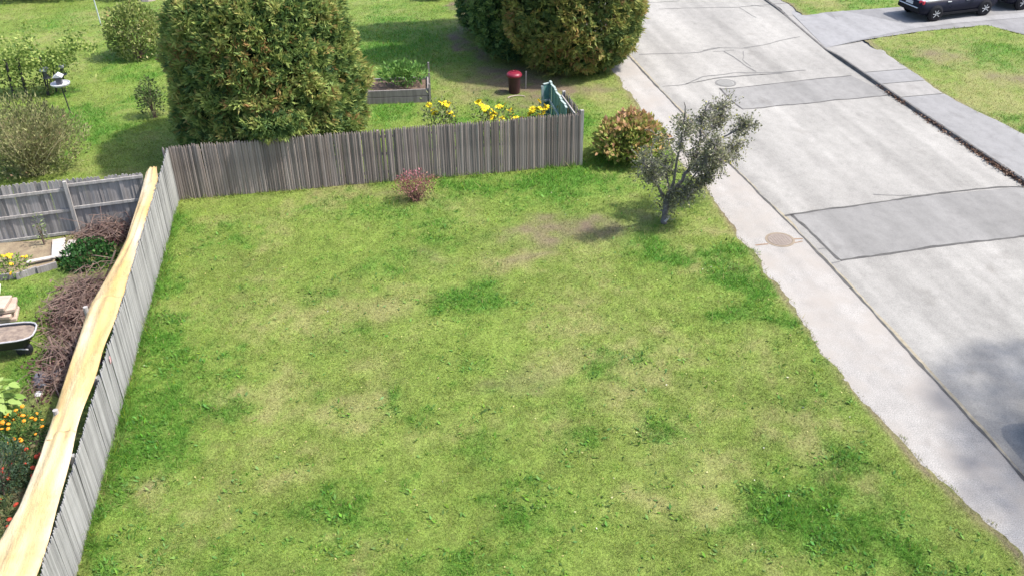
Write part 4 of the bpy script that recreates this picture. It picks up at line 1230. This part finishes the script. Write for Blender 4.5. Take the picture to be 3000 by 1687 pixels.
shrub('herb_bush', 'dark grey green herb bush below the pale leaved plant', 'bush', (q[0], q[1]), (q[0], q[1], .55), (.62, .7, .62), [(0, (.02, .045, .02)), (.5, (.05, .09, .045)), (1, (.14, .19, .13))], 2600, .09, .03, 71, twigs=30)
# big pale leaves
q = g(14, 1262)
bl = empty('broad_leaf_plant', (q[0], q[1], 0), 'tall plant with broad pale green leaves at the left edge', 'plant')
mb = MB(); M_bl = leaf_mat('broad_leaf', [(0, (.16, .27, .05)), (.5, (.27, .38, .10)), (1, (.38, .47, .17))], .35)
for i in range(5):
    mb.tube([(q[0] + rng.normal(0, .12), q[1] + rng.normal(0, .12), 0), (q[0] + rng.normal(0, .2), q[1] + rng.normal(0, .2), 1.0)], [.02, .012], 5)
mb.build('stems', M_stem, bl)
for i in range(95):
    z = rng.uniform(.4, 1.4); a = rng.uniform(0, 6.28); r0 = rng.uniform(.05, .45)
    P0 = np.array([q[0] + math.cos(a) * r0, q[1] + math.sin(a) * r0, z]); ax = np.array([math.cos(a), math.sin(a), rng.uniform(-.45, .15)]); ax = unit(ax)
    sd = unit(np.cross(ax, np.array([0, 0, 1.0]))); L = rng.uniform(.17, .30); W = L * .72; up = np.cross(sd, ax)
    prof = [(0, .0), (.12, .34), (.35, .5), (.62, .38), (.85, .16), (1, 0)]
    V = []; 
    for u, wv in prof:
        dr = -.18 * u * u * L
        V += [P0 + ax * L * u - sd * W * wv + up * (.10 * wv * L) + np.array([0, 0, dr]), P0 + ax * L * u + np.array([0, 0, dr]), P0 + ax * L * u + sd * W * wv + up * (.10 * wv * L) + np.array([0, 0, dr])]
    Fc = []
    for k in range(5):
        Fc += [(3 * k, 3 * k + 1, 3 * k + 4, 3 * k + 3), (3 * k + 1, 3 * k + 2, 3 * k + 5, 3 * k + 4)]
    me = mesh_fast('leaf', np.array(V) - np.array(bl.location), np.array(Fc), 4, {'tint': ('FACE', 'FLOAT', np.full(10, rng.random()))}, True)
    link('leaf', me, bl, M_bl)
# brush piles
M_maroon = leaf_mat('maroon_leaves', [(0, (.035, .014, .018)), (.5, (.10, .045, .045)), (1, (.21, .14, .10))], .2)
def brush(label, spots, n, hgt, seed):
    pts = np.array([g(*s_)[:2] for s_ in spots])
    c = pts.mean(0); b = empty('brush_pile', (c[0], c[1], 0), label, 'brush pile', 'piles of dry brush against the fence')
    mb = MB()
    for i in range(n):
        k = rng.integers(len(pts) - 1); f = rng.random(); p = pts[k] * (1 - f) + pts[k + 1] * f + rng.normal(0, .28, 2)
        z = abs(rng.normal(0, hgt * .5)) + .03; a = rng.uniform(0, 6.28); L = rng.uniform(.4, 1.1)
        d = np.array([math.cos(a), math.sin(a), rng.normal(.15, .35)])
        p0 = np.array([p[0], p[1], z]) - d * L / 2; pm = np.array([p[0], p[1], z]) + rng.normal(0, .09, 3); p1 = np.array([p[0], p[1], z]) + d * L / 2
        for v in (p0, pm, p1):
            v[2] = max(v[2], .02); v[0] = min(v[0], fx(v[1]) - .25)
        r = rng.choice([.006, .009, .013], p=[.5, .35, .15]); mb.tube([p0, pm, p1], [r, r, r * .5], 4, False)
    o = mb.build('twigs', M_twig, b); o['kind'] = 'stuff'
    m_ = n * 5
    kk = rng.integers(len(pts) - 1, size=m_); ff = rng.random(m_)[:, None]
    P2 = pts[kk] * (1 - ff) + pts[kk + 1] * ff + rng.normal(0, .35, (m_, 2)); P2[:, 0] = np.minimum(P2[:, 0], fx(P2[:, 1]) - .3)
    P = np.concatenate([P2, np.abs(rng.normal(0, hgt * .3, (m_, 1))) + .02], 1)
    o = leaf_mesh('dead_leaves', P, rand_unit(m_), rng.uniform(.06, .14, m_), .06, rng.random(m_), M_maroon, b); o['kind'] = 'stuff'
brush('reddish brush heap in the corner below the grey board fence', [(350, 690), (310, 700), (270, 720)], 260, .5, 1)
brush('pale tangled brush heap halfway along the sheeting', [(285, 850), (225, 905), (215, 980)], 420, .6, 2)
brush('low brush heap beside the small grey tarp', [(215, 1010), (190, 1080), (170, 1150)], 300, .35, 3)
for (lab, pts, r) in (('bent bare branch leaning below the brush heap', [(142, 985, .45), (152, 1010, .3), (168, 1035, .1)], .03), ('long pale stick lying beside the bent branch', [(153, 1008, .35), (146, 1060, .2), (152, 1085, .05)], .018),
                      ('dark crossed stick against the sheeting near the fence corner', [(338, 735, 1.1), (318, 790, .4), (300, 835, .05)], .022)):
    mb = MB(); mb.tube([g(a, b_, z) for a, b_, z in pts], r, 6); o = mb.build('branch', M_twig, None, True); tag(o, lab, 'branch')
nb = g(262, 765)
shrub('ground_ivy', 'dark green ivy patch between brush heap and planks', 'plant', (nb[0], nb[1]), (nb[0], nb[1], .18), (.75, .8, .3), [(0, (.015, .045, .012)), (.6, (.035, .11, .025)), (1, (.08, .19, .04))], 1300, .11, .08, 73, twigs=8)
q = g(152, 770)
shrub('tall_weed', 'tall pale weed standing before the grey board fence', 'weed', g(136, 728)[:2], (*g(136, 728)[:2], .6), (.14, .14, .62), [(0, (.10, .14, .05)), (1, (.25, .3, .14))], 90, .12, .04, 75, twigs=6, shell=.9)
# wheelbarrow with black wheel, loaded
wq = g(15, 1015)
wb = empty('wheelbarrow', (wq[0], wq[1], 0), 'black wheelbarrow filled with dry debris at the left edge', 'wheelbarrow')
M_blk = simple_mat('black_metal', (.022, .022, .028), None, 6, .5); M_rim = simple_mat('pale_rim', (.42, .41, .42), None, 5, .5)
Lx, Wy = .75, .42
def ring(z, lx, wy, x0=0):
    return [(x0 + lx * math.copysign(abs(math.cos(a)) ** .55, math.cos(a)), wy * math.copysign(abs(math.sin(a)) ** .55, math.sin(a)), z) for a in np.linspace(0, 2 * math.pi, 20, endpoint=False)]
cx, cy = g(12, 985, .55)[:2]
r1, r2, r3 = ring(.32, .5, .28, .05), ring(.64, Lx, Wy), ring(.58, Lx * .95, Wy * .93)
tr = [np.array(p) + np.array([cx, cy, 0]) for p in r1 + r2]
mb = MB(); mb.add(tr, [(k, (k + 1) % 20, 20 + (k + 1) % 20, 20 + k) for k in range(20)] + [tuple(range(20))[::-1]]); mb.build('tray', M_blk, wb)
mb = MB(); mb.tube([np.array(p) + np.array([cx, cy, 0]) for p in r2 + r2[:1]], .022, 6); mb.build('rim', M_rim, wb)
mb = MB(); fill = [np.array(p) + np.array([cx, cy, 0]) for p in r3]; mb.add(fill + [np.array([cx, cy, .68])], [(k, (k + 1) % 20, 20) for k in range(20)]); mb.build('load', simple_mat('debris', (.33, .26, .2), (.16, .12, .1), 9, .95, bmp=.03), wb)
wp = g(72, 1022, .2)
mb = MB(); mb.lathe((wp[0], wp[1], .2), [(.1, -.05), (.19, -.05), (.2, -.02), (.2, .02), (.19, .05), (.1, .05)], 18, 'y'); mb.build('wheel', M_blk, wb, True)
for s_ in (-1, 1):
    mb = MB(); mb.tube([(wp[0] + .12, wp[1] + .1 * s_, .24), (cx + .2, cy + .22 * s_, .3), (cx - 1.1, cy + .3 * s_, .55)], .02, 6); mb.build('handle', M_rim, wb)
    mb = MB(); mb.tube([(cx - .3, cy + .22 * s_, .3), (cx - .4, cy + .24 * s_, 0)], .02, 6); mb.build('leg', M_blk, wb)
# stack of flat stones behind the wheelbarrow
M_st = simple_mat('flagstone', (.46, .36, .29), (.34, .25, .2), 4, .9, bmp=.01)
sq = g(12, 930)
for i, (dx, dy, z, rz, lab) in enumerate(((0, 0, .06, .1, 'lowest flagstone of the stack behind the wheelbarrow'), (-.05, -.02, .19, -.08, 'second flagstone in the stack behind the wheelbarrow'), (.02, .03, .32, .15, 'third flagstone of the stack behind the wheelbarrow'), (-.12, 0, .45, -.1, 'topmost flagstone of the stack behind the wheelbarrow'))):
    mb = MB(); mb.box((sq[0] + dx, sq[1] + dy, z), (.72, .62, .11), rz); o = mb.build('flagstone', M_st, bevel=.02); tag(o, lab, 'stone', 'flagstones stacked in the garden')
q = g(-4, 880); mb = MB(); mb.box((q[0], q[1], .4), (.3, .5, .04), .2, Matrix.Rotation(.5, 4, 'Y')); o = mb.build('board_offcut', simple_mat('pale_green_board', (.5, .55, .42), None, 3, .8)); tag(o, 'pale green board leaning beside the flagstones', 'board')
q = g(148, 1112); mb = MB()
for k in range(5):
    mb.lathe((q[0] + rng.normal(0, .12), q[1] + rng.normal(0, .14), 0), [(.22, 0), (.2, .08), (.13, .16), (.03, .2)], 7)
o = mb.build('small_tarp', simple_mat('grey_tarp', (.2, .2, .23), (.07, .06, .07), 5, .6, bmp=.05)); tag(o, 'crumpled dark grey tarp lying by the low brush heap', 'tarp')
q = g(115, 1158); mb = MB(); mb.lathe((q[0], q[1], 0), [(.09, 0), (.1, .05), (.06, .1), (.01, .11)], 8); o = mb.build('stone', simple_mat('white_stone', (.6, .58, .55), None, 5, .8)); tag(o, 'small white stone below the crumpled grey tarp', 'stone')
# litter on the left fence face
q = ptX(323, 1053, fx(17.5) + .06)
q = np.array([fx(q[1]) + .035, q[1], q[2]])
mb = MB(); mb.box(q, (.012, .09, .14), .03); o = mb.build('fence_tag', simple_mat('red_white', (.5, .06, .06), (.62, .55, .55), 12, .6)); tag(o, 'small red and white tag fixed to the grey picket fence', 'tag')

# ------------------------------------------------------------------ covers in the paving
def cover(name, label, px, py, r, z, mat, ringm):
    q = g(px, py)
    c_ = empty(name, (q[0], q[1], z), label, 'manhole cover', 'round iron covers in the paving')
    mb = MB(); mb.lathe((q[0], q[1], z), [(r + .07, -.01), (r + .07, .004), (r, .006), (r, -.004)], 28); mb.build('frame', ringm, c_)
    mb = MB(); mb.lathe((q[0], q[1], z), [(r - .012, -.01), (r - .012, .009), (r * .7, .010)], 28); mb.build('lid', mat, c_)
    mb = MB()
    for k in range(-3, 4):
        hl = math.sqrt(max(0, (r * .82) ** 2 - (k * r * .22) ** 2)); mb.box((q[0] + k * r * .22, q[1], z + .014), (.025, hl * 2, .006))
    mb.build('ribs', mat, c_)
cover('manhole_cover', 'rusty brown round cover set in the pale sidewalk', 2285, 703, .36, .004, simple_mat('rusty_iron', (.235, .195, .165), (.19, .155, .13), 9, .8), simple_mat('rust_ring', (.25, .20, .145), None, 5, .9))
cover('manhole_cover', 'grey round cover in the cracked road above the crab apple', 2126, 243, .36, -.012, simple_mat('grey_iron', (.25, .245, .232), (.22, .215, .2), 5, .9, spec=.15), simple_mat('iron_ring', (.2, .195, .185), None, 5, .9, spec=.15))

# ------------------------------------------------------------------ cars
def paint(name, c, coat=.0):
    mt, t, bs = new_mat(name)
    bs.inputs['Base Color'].default_value = (*c, 1); bs.inputs['Roughness'].default_value = .3
    bs.inputs['Metallic'].default_value = .0; bs.inputs['Specular IOR Level'].default_value = .12; bs.inputs['Coat Weight'].default_value = coat; bs.inputs['Coat Roughness'].default_value = .05
    n = noise_node(t, 3, 3); r_ = ramp(t, n, [(.3, (.25,) * 3), (.7, (.4,) * 3)]); t.links.new(r_, bs.inputs['Roughness'])
    return mt
M_navy, M_silver_sheen = paint('paint_navy', (.012, .013, .024)), paint('silver_and_sky_sheen', (.62, .64, .66))
M_glass = simple_mat('car_glass', (.03, .035, .04), None, 3, .06, 0, 0, .8); M_tyre = simple_mat('tyre_rubber', (.010, .010, .012), None, 8, .9, spec=.1)
M_alloy = simple_mat('alloy', (.50, .51, .53), (.40, .41, .43), 10, .4, .1); M_tail = simple_mat('tail_red', (.42, .01, .03), None, 5, .2, 0, 0, .6)
M_lamp = simple_mat('lamp_clear', (.6, .6, .62), None, 5, .15); M_plate = simple_mat('plate_white', (.6, .62, .66), None, 5, .5)
M_plas = simple_mat('black_plastic', (.012, .012, .016), None, 5, .6, spec=.15)

def loft(mb, rings):
    n = len(rings[0]); V = [p for r_ in rings for p in r_]; Fc = []
    for i in range(len(rings) - 1):
        for k in range(n):
            Fc.append((i * n + k, i * n + (k + 1) % n, (i + 1) * n + (k + 1) % n, (i + 1) * n + k))
    Fc += [tuple(range(n))[::-1], tuple((len(rings) - 1) * n + k for k in range(n))]
    mb.add(V, Fc)

def car(label, upper, group):
    """front towards +X, wheels on z=0, built round the origin"""
    c = empty('parked_car', (0, 0, 0), label, 'car', group)
    hw = .91
    def sec(x, zb, zs, wd):
        return [(x, -wd * .86, zb), (x, wd * .86, zb), (x, wd * .98, zb + .16), (x, wd, (zb + zs) / 2), (x, wd * .965, zs), (x, -wd * .965, zs), (x, -wd, (zb + zs) / 2), (x, -wd * .98, zb + .16)]
    st = [(-2.28, .46, .86, .74), (-2.22, .36, .93, .84), (-2.0, .30, .96, .90), (-1.4, .26, .965, hw), (0, .25, .96, hw), (1.2, .26, .955, hw), (1.9, .28, .92, .88), (2.2, .34, .84, .80), (2.3, .45, .72, .70)]
    mb = MB(); loft(mb, [sec(*s_) for s_ in st]); b = mb.build('body', M_navy, c, True)
    for i in (-1, 1): pass
    def sec2(x, z0, z1, w0, w1):
        return [(x, -w0, z0), (x, w0, z0), (x, w1, z1), (x, -w1, z1)]
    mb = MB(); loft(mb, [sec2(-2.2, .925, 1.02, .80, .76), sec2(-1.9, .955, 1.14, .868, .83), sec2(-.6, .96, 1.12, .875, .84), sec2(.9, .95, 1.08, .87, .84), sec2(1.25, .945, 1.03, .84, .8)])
    mb.build('upper_body_sky_sheen', upper, c, False, .015)  # pale colour here paints the sky's reflection along the beltline
    mb = MB(); loft(mb, [sec2(-2.12, 1.03, 1.06, .72, .70), sec2(-1.78, 1.08, 1.52, .80, .63), sec2(-.4, 1.1, 1.62, .82, .66), sec2(.35, 1.08, 1.56, .82, .66), sec2(1.15, 1.02, 1.06, .78, .74)])
    mb.build('windows', M_glass, c)
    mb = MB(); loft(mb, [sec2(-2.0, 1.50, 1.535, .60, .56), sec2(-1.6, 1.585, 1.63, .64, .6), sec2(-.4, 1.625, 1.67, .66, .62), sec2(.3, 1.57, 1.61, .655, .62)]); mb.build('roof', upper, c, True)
    for s_ in (-1, 1):
        for x in (-1.7, -.55, .28):
            mb = MB(); mb.beam((x, .815 * s_, 1.08), (x + .12, .66 * s_, 1.58), .06, .05); mb.build('pillar', M_plas, c)
        mb = MB(); mb.box((.75, s_ * 1.0, 1.12), (.16, .18, .13)); mb.build('mirror', M_navy, c, False, .02)
        for x in (-.75, .3):
            mb = MB(); mb.box((x, s_ * .915, .86), (.2, .03, .035)); mb.build('door_handle', M_silver_sheen, c)
        mb = MB(); mb.box((-2.14, s_ * .72, .9), (.22, .26, .16), s_ * -.35); mb.build('tail_light', M_tail, c, False, .02)
        mb = MB(); mb.box((2.12, s_ * .66, .74), (.24, .3, .13), s_ * .35); mb.build('headlight', M_lamp, c, False, .02)
        mb = MB(); mb.box((-.05, s_ * .885, .3), (2.3, .08, .1)); mb.build('sill', M_plas, c)
        for x in (-1.42, 1.4):
            mb = MB(); mb.lathe((x, s_ * .87, .35), [(.30, -.1), (.405, -.05), (.405, .05), (.385, .052)], 22, 'y'); mb.build('wheel_arch', M_plas, c)
            mb = MB(); mb.lathe((x, s_ * .84, .335), [(.2, -.11), (.32, -.11), (.335, -.08), (.335, .08), (.32, .105), (.215, .108)], 24, 'y'); wh = mb.build('wheel', M_tyre, c, True)
            mb = MB(); yv = s_ * .955
            mb.lathe((x, yv, .335), [(.245, -.012), (.245, .012), (.2, .012), (.2, -.012)], 22, 'y'); mb.lathe((x, yv, .335), [(.065, -.015), (.065, .02)], 10, 'y')
            mb.lathe((x, s_ * .948, .335), [(.2, -.004), (.2, .004), (.05, .006)], 20, 'y')
            for k in range(7):
                a = 2 * math.pi * k / 7 + .3; mb.beam((x + .05 * math.cos(a), yv, .335 + .05 * math.sin(a)), (x + .2 * math.cos(a), yv, .335 + .2 * math.sin(a)), .07, .025)
            mb.build('rim', M_alloy, wh)
    mb = MB(); mb.box((-2.27, 0, .52), (.14, 1.5, .2)); mb.build('rear_bumper', M_plas, c, False, .03)
    mb = MB(); mb.box((-2.29, 0, .64), (.12, 1.3, .03)); mb.build('bumper_step', M_silver_sheen, c, False, .008)
    mb = MB(); mb.box((-2.285, 0, .79), (.03, .5, .15)); mb.build('number_plate', M_plate, c)
    mb = MB(); mb.box((2.28, 0, .45), (.1, 1.3, .16)); mb.build('grille', M_plas, c, False, .02)
    return c

def place(c, x, y, z, rz):
    c.location = (x, y, z); c.rotation_euler = (0, 0, rz)
def copy_tree(o, parent=None):
    c = o.copy(); COL.objects.link(c); c.parent = parent
    for ch in list(o.children): copy_tree(ch, c)
    return c
w1, w2 = g(2735, 64, .055), g(2880, 46, .055)
hd = math.atan2(w2[1] - w1[1], w2[0] - w1[0])
mid_ = (w1 + w2) / 2
cg = 'parked cars'
car1 = car('dark navy car with painted sky sheen on its upper side and red tail light on the driveway', M_silver_sheen, cg)
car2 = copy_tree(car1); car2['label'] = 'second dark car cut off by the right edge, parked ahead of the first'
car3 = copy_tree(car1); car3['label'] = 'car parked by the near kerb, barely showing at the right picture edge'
nr_ = np.array([-math.sin(hd), math.cos(hd)])
place(car1, mid_[0] + nr_[0] * .9, mid_[1] + nr_[1] * .9, .07, hd)
fw = np.array([math.cos(hd), math.sin(hd)])
place(car2, car1.location[0] + fw[0] * 5.15 + nr_[0] * .1, car1.location[1] + fw[1] * 5.15 + nr_[1] * .1, .07, hd)
ce = g(2994, 1232, .3)
place(car3, ce[0] + 1.0, ce[1] - 2.15, -.02, math.pi / 2)

# street tree out of frame to the right: it shades the near end of the street
q = np.array([24.4, 9.8])
mt_ = empty('street_tree', (q[0], q[1], 0), 'tall broad street tree standing beyond the right edge of the view', 'tree')
mb = MB(); mb.tube([(q[0], q[1], -.1), (q[0] + .1, q[1], 4), (q[0] - .1, q[1] + .1, 8), (q[0], q[1], 12)], [.32, .26, .18, .06], 9)
for k in range(9):
    a = k * .7; mb.tube([(q[0], q[1], 5 + k * .5), (q[0] + math.cos(a) * 1.6, q[1] + math.sin(a) * 1.6, 7 + k * .55), (q[0] + math.cos(a) * 3, q[1] + math.sin(a) * 3, 8.5 + k * .5)], [.1, .07, .03], 6)
mb.build('trunk', M_cbark, mt_, True)
P, nr, dep, lum = crown_points(13000, (q[0], q[1], 10.6), (5.0, 5.2, 3.2), .9, .45, 81)
leaf_mesh('crown', P, unit(nr + rng.normal(0, .8, P.shape)), rng.uniform(.2, .34, len(P)), .2, rng.random(len(P)), leaf_mat('street_leaf', [(0, (.04, .09, .02)), (1, (.12, .2, .05))], .3), mt_)
